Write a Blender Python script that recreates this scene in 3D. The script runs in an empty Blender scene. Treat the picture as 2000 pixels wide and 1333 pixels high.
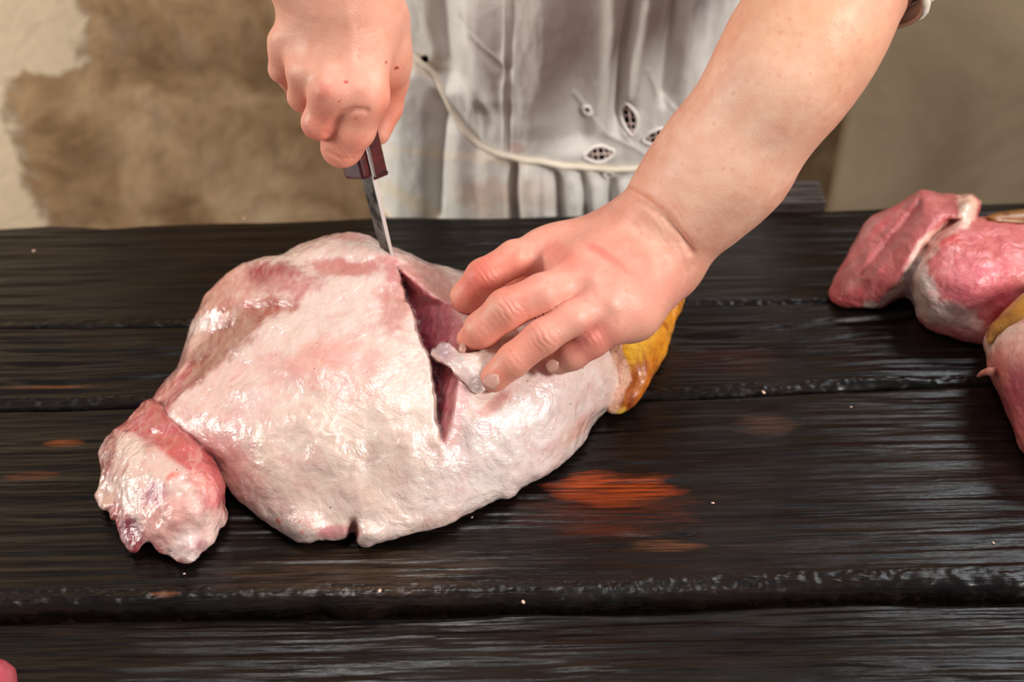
import bpy, bmesh, math, random
import numpy as np
from mathutils import Vector, Matrix

random.seed(7); rng = np.random.default_rng(7)
SC = bpy.context.scene
COL = SC.collection

# ------------------------------------------------------------------ camera
TZ = 0.78                       # table top height above the floor
CAM = np.array([0.0, 0.0, TZ + 0.74])
PITCH = math.radians(40.0); ROLL = math.radians(1.15)
FPX = 2777.8                    # 50 mm on a 36 mm sensor, 2000 px wide
_F = np.array([0, math.cos(PITCH), -math.sin(PITCH)])
_U0 = np.array([0, math.sin(PITCH), math.cos(PITCH)]); _R0 = np.array([1.0, 0, 0])
_R = _R0 * math.cos(ROLL) - _U0 * math.sin(ROLL)
_U = _U0 * math.cos(ROLL) + _R0 * math.sin(ROLL)
cam_d = bpy.data.cameras.new('camera'); cam = bpy.data.objects.new('camera', cam_d); COL.objects.link(cam)
cam_d.lens = 50; cam_d.sensor_width = 36; cam_d.clip_start = 0.02; cam_d.clip_end = 60
cam.matrix_world = Matrix(((_R[0], _U[0], -_F[0], CAM[0]), (_R[1], _U[1], -_F[1], CAM[1]),
                           (_R[2], _U[2], -_F[2], CAM[2]), (0, 0, 0, 1)))
cam_d.dof.use_dof = True; cam_d.dof.focus_distance = 0.985; cam_d.dof.aperture_fstop = 4.5
SC.camera = cam
SC.view_settings.view_transform = 'Standard'; SC.view_settings.look = 'None'
SC.view_settings.exposure = 0.0; SC.view_settings.gamma = 1.0
SC.view_settings.use_curve_mapping = False

# ------------------------------------------------------------------ world and lights
w = bpy.data.worlds.new('room_air'); SC.world = w; w.use_nodes = True
w.node_tree.nodes['Background'].inputs[0].default_value = (0.95, 0.95, 1.0, 1)
w.node_tree.nodes['Background'].inputs[1].default_value = 0.20

def area(name, loc, target, size, power, col, size_y=None):
    d = bpy.data.lights.new(name, 'AREA'); d.energy = power; d.color = col; d.size = size
    if size_y: d.shape = 'RECTANGLE'; d.size_y = size_y
    o = bpy.data.objects.new(name, d); COL.objects.link(o); o.location = loc
    v = Vector(target) - Vector(loc); o.rotation_euler = v.to_track_quat('-Z', 'Y').to_euler()
    return o
area('key_lamp', (1.62, -0.32, TZ + 1.32), (0.0, 0.8, TZ + 0.1), 0.5, 50, (1.0, 0.95, 0.89))
area('window_light', (1.25, 1.62, TZ + 1.55), (0.25, 0.7, TZ), 0.8, 30, (0.90, 0.95, 1.0), 0.9)
area('added_left_fill', (-1.9, 0.85, TZ + 0.55), (-0.80, 1.7, TZ - 0.3), 0.6, 21, (1.0, 0.95, 0.87)).data.spread = math.radians(125)  # added fill, no real source: brightens the left wall and ham glints
area('ceiling_lamp', (-0.22, 0.72, TZ + 1.55), (-0.1, 0.8, TZ), 0.32, 7.5, (1.0, 0.97, 0.94))

# ------------------------------------------------------------------ helpers
def ray(px, py):
    d = _F * FPX + _R * (px - 1000.0) + _U * (666.5 - py)
    return d / FPX
def at_h(px, py, h):            # point on the view line at height h above the table top
    d = ray(px, py); t = (TZ + h - CAM[2]) / d[2]
    return CAM + d * t
def at_y(px, py, y):
    d = ray(px, py); return CAM + d * ((y - CAM[1]) / d[1])
def depth_of(p): return float(np.dot(np.asarray(p) - CAM, _F))
def proj(P):
    d = P - CAM; z = d @ _F
    return 1000 + FPX * (d @ _R) / z, 666.5 - FPX * (d @ _U) / z, z

def lin(r, g, b):
    f = lambda c: c / 12.92 if c <= 0.04045 else ((c + 0.055) / 1.055) ** 2.4
    return (f(r / 255), f(g / 255), f(b / 255))
def link(o): COL.objects.link(o); return o
def tag(o, label=None, cat=None, group=None, kind=None):
    if label: o['label'] = label
    if cat: o['category'] = cat
    if group: o['group'] = group
    if kind: o['kind'] = kind
    return o
def empty(name, loc, label=None, cat=None, group=None):
    o = bpy.data.objects.new(name, None); link(o); o.location = loc; o.empty_display_size = 0.05
    return tag(o, label, cat, group)
def parent(o, p):
    bpy.context.view_layer.update()
    o.parent = p; o.matrix_parent_inverse = p.matrix_world.inverted()
def mesh_obj(name, V, Fc, mat=None, par=None, smooth=True, col=None):
    me = bpy.data.meshes.new(name)
    V = np.asarray(V, np.float32)
    if isinstance(Fc, np.ndarray) and Fc.ndim == 2:
        n, k = Fc.shape
        me.vertices.add(len(V)); me.vertices.foreach_set('co', V.ravel())
        me.loops.add(n * k); me.loops.foreach_set('vertex_index', Fc.astype(np.int32).ravel())
        me.polygons.add(n); me.polygons.foreach_set('loop_start', np.arange(0, n * k, k, dtype=np.int32))
        me.polygons.foreach_set('loop_total', np.full(n, k, np.int32))
        me.update(calc_edges=True); me.validate()
    else:
        me.from_pydata([tuple(map(float, v)) for v in V], [], [tuple(map(int, f)) for f in Fc]); me.update()
    me.polygons.foreach_set('use_smooth', np.full(len(me.polygons), smooth))
    if col is not None:
        a = me.color_attributes.new('Col', 'FLOAT_COLOR', 'POINT')
        c4 = np.ones((len(V), 4), np.float32); c4[:, :col.shape[1]] = col
        a.data.foreach_set('color', c4.ravel())
    o = bpy.data.objects.new(name, me); link(o)
    if mat: me.materials.append(mat)
    if par is not None: parent(o, par)
    return o

# ---- numpy noise
_perm = rng.permutation(512).astype(np.int64); _perm = np.concatenate([_perm, _perm, _perm])
_val = rng.uniform(-1, 1, 512).astype(np.float32)
def vnoise(P):
    Pi = np.floor(P).astype(np.int64); f = (P - Pi); f = f * f * (3 - 2 * f); Pi &= 511
    def h(i, j, k): return _val[_perm[_perm[_perm[(Pi[:, 0] + i) & 511] + ((Pi[:, 1] + j) & 511)] % 512 + ((Pi[:, 2] + k) & 511)] & 511]
    x, y, z = f[:, 0], f[:, 1], f[:, 2]
    c00 = h(0,0,0)*(1-x)+h(1,0,0)*x; c10 = h(0,1,0)*(1-x)+h(1,1,0)*x
    c01 = h(0,0,1)*(1-x)+h(1,0,1)*x; c11 = h(0,1,1)*(1-x)+h(1,1,1)*x
    return (c00*(1-y)+c10*y)*(1-z)+(c01*(1-y)+c11*y)*z
def fbm(P, s, o=4, g=0.5):
    r = 0; a = 1.0; P = P * s
    for i in range(o):
        r = r + a * vnoise(P + 17.3 * i); P = P * 2.03; a *= g
    return r
def smooth01(a, b, x):
    t = np.clip((x - a) / (b - a), 0, 1); return t * t * (3 - 2 * t)

# ---- signed distance tools
def smin(a, b, k):
    h = np.maximum(k - np.abs(a - b), 0) / k; return np.minimum(a, b) - h * h * k * 0.25
def smax(a, b, k): return -smin(-a, -b, k)
class Grid:
    def __init__(s, lo, hi, h):
        s.lo = np.array(lo, float); s.h = h
        s.n = np.ceil((np.array(hi) - s.lo) / h).astype(int) + 1
        s.ax = [(s.lo[i] + h * np.arange(s.n[i])).astype(np.float32) for i in range(3)]
    def box(s, lo, hi):
        a = np.clip(np.floor((np.array(lo) - s.lo) / s.h).astype(int), 0, s.n)
        b = np.clip(np.ceil((np.array(hi) - s.lo) / s.h).astype(int) + 1, 0, s.n)
        return tuple(slice(a[i], b[i]) for i in range(3))
    def xyz(s, sl):
        return np.meshgrid(*[s.ax[i][sl[i]] for i in range(3)], indexing='ij', sparse=True)
def cone_d(X, Y, Z, a, b, ra, rb):          # tapered capsule
    ba = b - a; L2 = float(ba @ ba) + 1e-12
    t = np.clip(((X - a[0]) * ba[0] + (Y - a[1]) * ba[1] + (Z - a[2]) * ba[2]) / L2, 0, 1)
    return np.sqrt((X - a[0] - t * ba[0]) ** 2 + (Y - a[1] - t * ba[1]) ** 2 + (Z - a[2] - t * ba[2]) ** 2) - (ra + t * (rb - ra))
def add_cone(G, Fd, a, b, ra, rb, k, off=None):
    m = max(ra, rb) + k + 4 * G.h
    lo = np.minimum(a, b) - m; hi = np.maximum(a, b) + m
    sl = G.box(lo, hi)
    if off is not None:
        sl2 = tuple(slice(max(sl[i].start, off[i].start) - off[i].start, min(sl[i].stop, off[i].stop) - off[i].start) for i in range(3))
        sl = tuple(slice(sl2[i].start + off[i].start, sl2[i].stop + off[i].start) for i in range(3))
    else: sl2 = sl
    if any(s.stop <= s.start for s in sl): return
    X, Y, Z = G.xyz(sl)
    Fd[sl2] = smin(Fd[sl2], cone_d(X, Y, Z, a, b, ra, rb).astype(np.float32), k)
def surface_nets(Fd, G, relax=2):
    ins = Fd < 0
    c = np.zeros(tuple(np.array(Fd.shape) - 1), np.int8)
    for i in (0, 1):
        for j in (0, 1):
            for k in (0, 1):
                c += ins[i:Fd.shape[0]-1+i, j:Fd.shape[1]-1+j, k:Fd.shape[2]-1+k]
    act = np.argwhere((c > 0) & (c < 8)); del c
    idx = -np.ones(tuple(np.array(Fd.shape) - 1), np.int32); idx[act[:, 0], act[:, 1], act[:, 2]] = np.arange(len(act))
    pos = np.zeros((len(act), 3), np.float32); cnt = np.zeros(len(act), np.float32)
    for axis in range(3):
        o1, o2 = [(1, 2), (0, 2), (0, 1)][axis]
        for p in (0, 1):
            for q in (0, 1):
                A = act.copy(); A[:, o1] += p; A[:, o2] += q; B = A.copy(); B[:, axis] += 1
                fa = Fd[A[:, 0], A[:, 1], A[:, 2]]; fb = Fd[B[:, 0], B[:, 1], B[:, 2]]
                m = (fa < 0) != (fb < 0)
                t = np.where(m, fa / np.where(m, fa - fb, 1), 0)
                P = A.astype(np.float32); P[:, axis] += t
                pos[m] += P[m]; cnt[m] += 1
    V = pos / cnt[:, None] * G.h + G.lo
    quads = []
    for axis in range(3):
        o1, o2 = [(1, 2), (2, 0), (0, 1)][axis]
        s0 = [slice(1, -1)] * 3; s0[axis] = slice(0, -1); s1 = list(s0); s1[axis] = slice(1, None)
        a = ins[tuple(s0)]; b = ins[tuple(s1)]
        E = np.argwhere(a != b)
        if len(E) == 0: continue
        flip = ~a[E[:, 0], E[:, 1], E[:, 2]]
        off = np.ones(3, int); off[axis] = 0; E = E + off
        def cell(d1, d2):
            C = E.copy(); C[:, o1] -= d1; C[:, o2] -= d2
            return idx[C[:, 0], C[:, 1], C[:, 2]]
        q = np.stack([cell(1, 1), cell(0, 1), cell(0, 0), cell(1, 0)], 1)
        q[flip] = q[flip][:, ::-1]; quads.append(q)
    Q = np.concatenate(quads); Q = Q[(Q >= 0).all(1)]
    for _ in range(relax): V = laplace(V, Q, 0.5)
    return V, Q
def laplace(V, Q, lam):
    S = np.zeros_like(V); n = np.zeros(len(V), np.float32)
    for i in range(4):
        a, b = Q[:, i], Q[:, (i + 1) % 4]
        for d in range(3): S[:, d] += np.bincount(a, V[b, d], len(V)).astype(np.float32) + np.bincount(b, V[a, d], len(V)).astype(np.float32)
        n += np.bincount(a, minlength=len(V)) + np.bincount(b, minlength=len(V))
    return V + lam * (S / np.maximum(n, 1)[:, None] - V)
def normals(V, Q):
    fn = np.cross(V[Q[:, 2]] - V[Q[:, 0]], V[Q[:, 3]] - V[Q[:, 1]])
    N = np.zeros_like(V)
    for i in range(4):
        for d in range(3): N[:, d] += np.bincount(Q[:, i], fn[:, d], len(V)).astype(np.float32)
    return N / (np.linalg.norm(N, axis=1, keepdims=True) + 1e-12)
def largest_piece(V, Q):
    lab = np.arange(len(V))
    for _ in range(400):
        m = lab[Q].min(1); new = lab.copy()
        for i in range(4): np.minimum.at(new, Q[:, i], m)
        new = new[new]
        if (new == lab).all(): break
        lab = new
    u, c = np.unique(lab, return_counts=True); keep = lab == u[c.argmax()]
    remap = -np.ones(len(V), int); remap[keep] = np.arange(keep.sum())
    return V[keep], remap[Q[keep[Q[:, 0]]]]

# ---- photograph-plane sketches used only to place and size real volumes
STEP = 4
def raster_axes(x0, x1, y0, y1): return np.arange(x0, x1 + 1, STEP, dtype=np.float32), np.arange(y0, y1 + 1, STEP, dtype=np.float32)
def poly_sd(U, Vv, poly):
    P = np.array(poly, np.float32); Qn = np.roll(P, -1, 0)
    d = np.full(U.shape, 1e9, np.float32); ins = np.zeros(U.shape, bool)
    for a, b in zip(P, Qn):
        e = b - a; L = e @ e + 1e-9
        t = np.clip(((U - a[0]) * e[0] + (Vv - a[1]) * e[1]) / L, 0, 1)
        d = np.minimum(d, (U - a[0] - t * e[0]) ** 2 + (Vv - a[1] - t * e[1]) ** 2)
        c = ((a[1] > Vv) != (b[1] > Vv)); den = b[1] - a[1]
        if abs(den) > 1e-9: ins ^= c & (U < e[0] * (Vv - a[1]) / den + a[0])
    d = np.sqrt(d); return np.where(ins, -d, d)
def tps(pts):
    P = np.array(pts, float); x = P[:, :2] / 100; n = len(x)
    r = np.linalg.norm(x[:, None] - x[None], axis=2); K = np.where(r > 0, r * r * np.log(r + 1e-9), 0) + 0.02 * np.eye(n)
    A = np.zeros((n + 3, n + 3)); A[:n, :n] = K; A[:n, n] = 1; A[:n, n+1:] = x; A[n, :n] = 1; A[n+1:, :n] = x.T
    c = np.linalg.solve(A, np.concatenate([P[:, 2], [0, 0, 0]]))
    def f(U, Vv):
        q = np.stack([U.ravel(), Vv.ravel()], 1) / 100; out = c[n] + q @ c[n+1:]
        for i in range(n):
            rr = np.linalg.norm(q - x[i], axis=1); out = out + c[i] * np.where(rr > 0, rr * rr * np.log(rr + 1e-9), 0)
        return out.reshape(U.shape)
    return f
def bil(R, ux, vy, u, v):
    a = np.clip((u - ux[0]) / STEP, 0, len(ux) - 1.001); b = np.clip((v - vy[0]) / STEP, 0, len(vy) - 1.001)
    i = a.astype(int); j = b.astype(int); fa = a - i; fb = b - j
    return (R[j, i]*(1-fa)+R[j, i+1]*fa)*(1-fb)+(R[j+1, i]*(1-fa)+R[j+1, i+1]*fa)*fb
def relief(outline, heights, back, h=0.0016, k=0.02, kb=0.03, edit=None, grow=1.5, floor=0.003, hmax=0.15, relax=2, under=None):
    """a lump of meat lying on the table: its outline, its heights above the table and its far side"""
    O = np.array(outline, float); m = 30
    ux, vy = raster_axes(O[:, 0].min() - m, O[:, 0].max() + m, O[:, 1].min() - m, O[:, 1].max() + m)
    U, Vv = np.meshgrid(ux, vy)
    SD = poly_sd(U, Vv, outline) - grow
    H = tps(heights)(U, Vv).astype(np.float32)
    if edit is not None: H = edit(U, Vv, H)
    pts = np.array([at_h(u, v, hh) for u, v in outline for hh in (0.0, 0.09)])
    lo = [pts[:, 0].min() - .02, pts[:, 1].min() - .02, TZ - 0.006]; hi = [pts[:, 0].max() + .02, min(pts[:, 1].max() + .03, back(0)[1] + .02), TZ + hmax]
    G = Grid(lo, hi, h); full = tuple(slice(0, n) for n in G.n)
    X, Y, Z = G.xyz(full); X, Y, Z = np.broadcast_arrays(X, Y, Z)
    dx, dy, dz = X - CAM[0], Y - CAM[1], Z - CAM[2]
    dep = dx * _F[0] + dy * _F[1] + dz * _F[2]
    u = 1000 + FPX * (dx * _R[0] + dy * _R[1] + dz * _R[2]) / dep
    v = 666.5 - FPX * (dx * _U[0] + dy * _U[1] + dz * _U[2]) / dep
    f1 = (Z - TZ) - bil(H, ux, vy, u, v)
    g = np.gradient(f1, G.h); gm = np.sqrt(g[0]**2 + g[1]**2 + g[2]**2); del g
    f1 = f1 / np.clip(gm, 0.6, 6)
    f2 = bil(SD, ux, vy, u, v) * dep / FPX
    Fd = smax(f1, f2, k)
    Fd = smax(Fd, back(X)[0] * 0 + (Y - back(X)[0]), kb)
    Fd = smax(Fd, TZ + floor - Z, 0.006)
    if under is not None: Fd = under(Fd, X, Y, Z, u, v)
    Fd[0] = Fd[-1] = 1; Fd[:, 0] = Fd[:, -1] = 1; Fd[:, :, 0] = Fd[:, :, -1] = 1
    V, Q = surface_nets(Fd.astype(np.float32), G, relax)
    return largest_piece(V, Q)
def blobs(V, base, spec, warp=0.25, seed=0.0):
    """surface colours: soft irregular patches (u, v, ru, rv, angle, colour, strength, softness)"""
    u, v, _ = proj(V)
    n1 = fbm(V + seed, 70, 4); n2 = fbm(V + seed + 5, 70, 4); n3 = fbm(V + seed + 9, 260, 3)
    C = np.tile(np.array(lin(*base), np.float32), (len(V), 1))
    for (cx, cy, ru, rv, ang, c, s, soft) in spec:
        a = math.radians(ang); du = u - cx; dv = v - cy
        p = (du * math.cos(a) + dv * math.sin(a)) / ru; q = (-du * math.sin(a) + dv * math.cos(a)) / rv
        d = np.sqrt(p * p + q * q) + warp * n1 + warp * 0.5 * n3
        wgt = (1 - smooth01(1 - soft, 1 + soft, d)) * s * (1 + 0.15 * n2)
        C += np.clip(wgt, 0, 1)[:, None] * (np.array(lin(*c), np.float32) - C)
    return C

# ---- shader helper
class NT:
    def __init__(s, name):
        s.m = bpy.data.materials.new(name); s.m.use_nodes = True; s.t = s.m.node_tree; s.b = s.t.nodes['Principled BSDF']
    def n(s, kind, **kw):
        x = s.t.nodes.new(kind)
        for k, v in kw.items():
            if k == 'op': x.operation = v
            elif k.startswith('in_'): x.inputs[int(k[3:])].default_value = v
            else:
                try: setattr(x, k, v)
                except AttributeError: x.inputs[k].default_value = v
        return x
    def l(s, a, b): s.t.links.new(a, b)
    def coord(s, scale=(1, 1, 1), loc=(0, 0, 0), kind='Object'):
        c = s.n('ShaderNodeTexCoord'); mp = s.n('ShaderNodeMapping'); mp.inputs['Scale'].default_value = scale; mp.inputs['Location'].default_value = loc
        s.l(c.outputs[kind], mp.inputs[0]); return mp.outputs[0]
    def noise(s, vec, scale, detail=4, rough=0.55, dist=0):
        x = s.n('ShaderNodeTexNoise'); x.inputs['Scale'].default_value = scale; x.inputs['Detail'].default_value = detail
        x.inputs['Roughness'].default_value = rough; x.inputs['Distortion'].default_value = dist
        s.l(vec, x.inputs['Vector']); return x.outputs['Fac']
    def ramp(s, fac, stops):
        x = s.n('ShaderNodeValToRGB'); e = x.color_ramp.elements
        while len(e) < len(stops): e.new(0.5)
        for el, (p, c) in zip(e, stops): el.position = p; el.color = (*c, 1) if len(c) == 3 else c
        s.l(fac, x.inputs[0]); return x.outputs[0]
    def math(s, op, a, b=None, clamp=False):
        x = s.n('ShaderNodeMath'); x.operation = op; x.use_clamp = clamp
        for i, q in enumerate((a, b)):
            if q is None: continue
            if isinstance(q, (int, float)): x.inputs[i].default_value = q
            else: s.l(q, x.inputs[i])
        return x.outputs[0]
    def mix(s, fac, a, b, mode='MIX'):
        x = s.n('ShaderNodeMix'); x.data_type = 'RGBA'; x.blend_type = mode
        for i, q in ((0, fac), (6, a), (7, b)):
            if isinstance(q, (int, float)): x.inputs[i].default_value = q
            elif isinstance(q, tuple): x.inputs[i].default_value = (*q, 1)
            else: s.l(q, x.inputs[i])
        return x.outputs[2]
    def bump(s, height, strength, dist, nrm=None):
        x = s.n('ShaderNodeBump'); x.inputs['Strength'].default_value = strength; x.inputs['Distance'].default_value = dist
        s.l(height, x.inputs['Height'])
        if nrm is not None: s.l(nrm, x.inputs['Normal'])
        return x.outputs[0]
    def set(s, **kw):
        for k, v in kw.items():
            k = k.replace('_', ' ')
            i = s.b.inputs[k]
            if isinstance(v, (int, float)): i.default_value = v
            elif isinstance(v, tuple): i.default_value = v if len(v) != 3 or i.type == 'VECTOR' else (*v, 1)
            else: s.l(v, i)
        return s
def plain(name, rgb, rough=0.6, metal=0.0):
    t = NT(name); t.set(Base_Color=lin(*rgb), Roughness=rough, Metallic=metal); return t.m

# ------------------------------------------------------------------ materials
def mat_meat(name, rough=0.27, sss=0.12, bump=1.0, speck=True, coat=0.5, tint=(238, 202, 206), streak=(244, 226, 208)):
    t = NT(name); v = t.coord()
    a = t.n('ShaderNodeAttribute'); a.attribute_name = 'Col'
    n1 = t.noise(v, 160, 6, 0.65); n2 = t.noise(v, 38, 4, 0.6, 0.6)
    c = t.mix(t.ramp(n1, [(0.3, (0, 0, 0)), (0.75, (0.20, 0.20, 0.20))]), a.outputs['Color'], lin(222, 160, 150), 'MULTIPLY')
    c = t.mix(t.ramp(n2, [(0.48, (0, 0, 0)), (0.72, (0.2, 0.2, 0.2))]), c, lin(226, 176, 150), 'MULTIPLY')
    n3 = t.noise(v, 30, 5, 0.65, 1.2); n4 = t.noise(t.coord((1, .35, .5), (2, 1, 0)), 130, 4, 0.6, 0.8)
    c = t.mix(t.ramp(n3, [(0.5, (0, 0, 0)), (0.66, (0.5,) * 3)]), c, lin(*tint), 'MULTIPLY')
    c = t.mix(t.ramp(n4, [(0.5, (0, 0, 0)), (0.72, (0.28,) * 3)]), c, lin(*streak))
    if speck:
        vo = t.n('ShaderNodeTexVoronoi'); vo.inputs['Scale'].default_value = 95; t.l(v, vo.inputs['Vector'])
        rnd = t.n('ShaderNodeSeparateColor'); t.l(vo.outputs['Color'], rnd.inputs[0])
        dots = t.math('MULTIPLY', t.math('LESS_THAN', vo.outputs['Distance'], 0.07), t.math('GREATER_THAN', rnd.outputs[0], 0.86))
        c = t.mix(t.math('MULTIPLY', dots, 0.75), c, lin(110, 70, 50))
    b1 = t.noise(v, 70, 5, 0.6, 0.7); b2 = t.noise(t.coord((1, 0.45, 1)), 190, 5, 0.6, 0.4)
    nn = t.bump(b1, 0.40 * bump, 0.006); nn = t.bump(b2, 0.24 * bump, 0.0020, nn); nn = t.bump(t.noise(v, 480, 3, 0.6), 0.12 * bump, 0.0009, nn)
    t.set(Base_Color=c, Roughness=t.ramp(n2, [(0.3, (rough * .7,) * 3), (0.7, (rough * 1.45,) * 3)]), Normal=nn)
    t.set(Subsurface_Weight=sss, Subsurface_Radius=(0.9, 0.32, 0.24), Subsurface_Scale=0.006, Coat_Weight=coat, Coat_Roughness=0.09, Specular_IOR_Level=0.55)
    t.l(nn, t.b.inputs['Coat Normal'])
    return t.m
M_FAT = mat_meat('raw_pork_fat', 0.28, 0.22, 1.0, True, 1.0)
M_LEAN = mat_meat('raw_lean_meat', 0.34, 0.1, 1.1, False, 0.35, (234, 186, 186), (222, 160, 150))

def mat_rind():
    t = NT('singed_yellow_rind'); v = t.coord()
    a = t.n('ShaderNodeAttribute'); a.attribute_name = 'Col'
    n1 = t.noise(t.coord((1, 0.5, 0.35)), 75, 5, 0.65, 0.8); n2 = t.noise(v, 22, 3, 0.6, 0.5)
    c = t.mix(t.ramp(n1, [(0.46, (0, 0, 0)), (0.66, (0.85, 0.85, 0.85))]), a.outputs['Color'], lin(160, 78, 14), 'MULTIPLY')
    vo = t.n('ShaderNodeTexVoronoi'); vo.inputs['Scale'].default_value = 420; t.l(v, vo.inputs['Vector'])
    dots = t.math('MULTIPLY', t.math('LESS_THAN', vo.outputs['Distance'], 0.2), t.math('GREATER_THAN', n2, 0.44))
    c = t.mix(t.math('MULTIPLY', dots, 0.7), c, lin(84, 46, 12))
    nn = t.bump(t.noise(v, 240, 4), 0.35, 0.002)
    t.set(Base_Color=c, Roughness=0.38, Normal=nn, Subsurface_Weight=0.06, Subsurface_Scale=0.004, Coat_Weight=0.2)
    return t.m
M_RIND = mat_rind()

_fd = at_h(1003, 704, .100) - at_h(1120, 622, .122); FDIR = tuple(_fd / np.linalg.norm(_fd))
def mat_skin():
    t = NT('human_skin'); v = t.coord()
    a = t.n('ShaderNodeAttribute'); a.attribute_name = 'Col'
    n1 = t.noise(v, 90, 5, 0.6); n2 = t.noise(v, 330, 4, 0.6)
    c = t.mix(t.ramp(n1, [(0.35, (0, 0, 0)), (0.7, (0.24, 0.24, 0.24))]), a.outputs['Color'], lin(228, 156, 138), 'MULTIPLY')
    vo = t.n('ShaderNodeTexVoronoi'); vo.inputs['Scale'].default_value = 150; t.l(v, vo.inputs['Vector'])
    sp = t.n('ShaderNodeSeparateColor'); t.l(vo.outputs['Color'], sp.inputs[0])
    fr = t.math('MULTIPLY', t.ramp(vo.outputs['Distance'], [(0.12, (1, 1, 1)), (0.34, (0, 0, 0))]), t.math('GREATER_THAN', sp.outputs[0], 0.72))
    c = t.mix(t.math('MULTIPLY', fr, 0.26), c, lin(205, 120, 85))
    nn = t.bump(n2, 0.10, 0.0012)
    wv = t.n('ShaderNodeTexVoronoi'); wv.inputs['Scale'].default_value = 620; t.l(t.coord((1, 1.6, 1)), wv.inputs['Vector'])
    nn = t.bump(wv.outputs['Distance'], 0.15, 0.0008, nn)
    dt = t.n('ShaderNodeVectorMath'); dt.operation = 'DOT_PRODUCT'; t.l(v, dt.inputs[0]); dt.inputs[1].default_value = FDIR
    cb = t.n('ShaderNodeCombineXYZ'); t.l(dt.outputs['Value'], cb.inputs[0])
    ad = t.n('ShaderNodeVectorMath'); ad.operation = 'ADD'; t.l(cb.outputs[0], ad.inputs[0])
    sc_ = t.n('ShaderNodeVectorMath'); sc_.operation = 'SCALE'; sc_.inputs['Scale'].default_value = 0.0045; nv_ = t.n('ShaderNodeTexNoise'); nv_.inputs['Scale'].default_value = 120; t.l(v, nv_.inputs['Vector'])
    t.l(nv_.outputs['Color'], sc_.inputs[0]); t.l(sc_.outputs[0], ad.inputs[1])
    wk = t.n('ShaderNodeTexWave'); wk.inputs['Scale'].default_value = 75; wk.inputs['Distortion'].default_value = 0.6; wk.inputs['Detail'].default_value = 2; t.l(ad.outputs[0], wk.inputs['Vector'])
    wkh = t.math('MULTIPLY', t.math('POWER', wk.outputs['Fac'], 0.45), a.outputs['Alpha'])
    nn = t.bump(wkh, 0.55, 0.0011, nn)
    t.set(Base_Color=c, Roughness=t.ramp(n1, [(0.3, (0.40,) * 3), (0.7, (0.56,) * 3)]), Normal=nn, Subsurface_Weight=0.08,
          Subsurface_Radius=(1.0, 0.35, 0.2), Subsurface_Scale=0.006, Specular_IOR_Level=0.45)
    return t.m
M_SKIN = mat_skin()
_t = NT('fingernail'); _t.set(Base_Color=lin(190, 140, 124), Roughness=0.4, Coat_Weight=0.1, Normal=_t.bump(_t.noise(_t.coord((1, 1, 1)), 260, 3), 0.2, 0.0008)); M_NAIL = _t.m

def mat_wood(name, patches=(), seed=0.0, wash=0.0):
    t = NT(name)
    v = t.coord((2.2, 26, 26), (seed, seed * 3, 0)); vf = t.coord((5, 150, 60), (seed, 0, 0)); vb = t.coord((1, 1, 1), (seed, seed, 0)); vo = t.coord()
    g1 = t.noise(v, 3.0, 6, 0.62, 0.9); g2 = t.noise(vf, 3.2, 4, 0.6, 0.3); g3 = t.noise(vb, 5, 4, 0.6)
    c = t.ramp(g1, [(0.25, lin(9, 7, 6)), (0.5, lin(18, 13, 11)), (0.68, lin(28, 19, 15)), (0.85, lin(42, 28, 20))])
    c = t.mix(t.ramp(g2, [(0.35, (0.75,) * 3), (0.6, (0, 0, 0))]), c, lin(8, 6, 6))
    c = t.mix(t.ramp(g3, [(0.52, (0, 0, 0)), (0.78, (0.4,) * 3)]), c, lin(46, 32, 22))
    sx = t.n('ShaderNodeSeparateXYZ'); t.l(vo, sx.inputs[0])
    for (px, py, ax, ay, col, st) in patches:
        dx = t.math('DIVIDE', t.math('SUBTRACT', sx.outputs[0], px), ax); dy = t.math('DIVIDE', t.math('SUBTRACT', sx.outputs[1], py), ay)
        d = t.math('ADD', t.math('MULTIPLY', dx, dx), t.math('MULTIPLY', dy, dy))
        d = t.math('ADD', d, t.math('MULTIPLY', t.math('SUBTRACT', t.noise(t.coord((14, 60, 1), (px, py, 0)), 1.6, 3), 0.5), 2.2))
        f = t.math('MULTIPLY', t.ramp(d, [(0.25, (1, 1, 1)), (1.0, (0, 0, 0))]), t.ramp(g2, [(0.40, (0.15,) * 3), (0.56, (1, 1, 1))]))
        c = t.mix(t.math('MULTIPLY', f, st), c, lin(*col))
    gf = t.noise(t.coord((7, 420, 90), (seed, 2, 0)), 2.5, 3, 0.6)
    nn = t.bump(g1, 0.08, 0.003); nn = t.bump(g2, 0.22, 0.0012, nn); nn = t.bump(gf, 0.28, 0.0007, nn); nn = t.bump(t.noise(vo, 600, 3, 0.7), 0.10, 0.0006, nn)
    c = t.mix(t.ramp(gf, [(0.55, (0, 0, 0)), (0.7, (0.45,) * 3)]), c, lin(54, 38, 30))
    r = t.ramp(t.noise(t.coord((3, 14, 14), (seed, 4, 0)), 3, 5, 0.65), [(0.3, (0.14,) * 3), (0.7, (0.34,) * 3)])
    t.set(Base_Color=c, Roughness=r, Normal=nn, Specular_IOR_Level=0.32)
    return t.m

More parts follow.
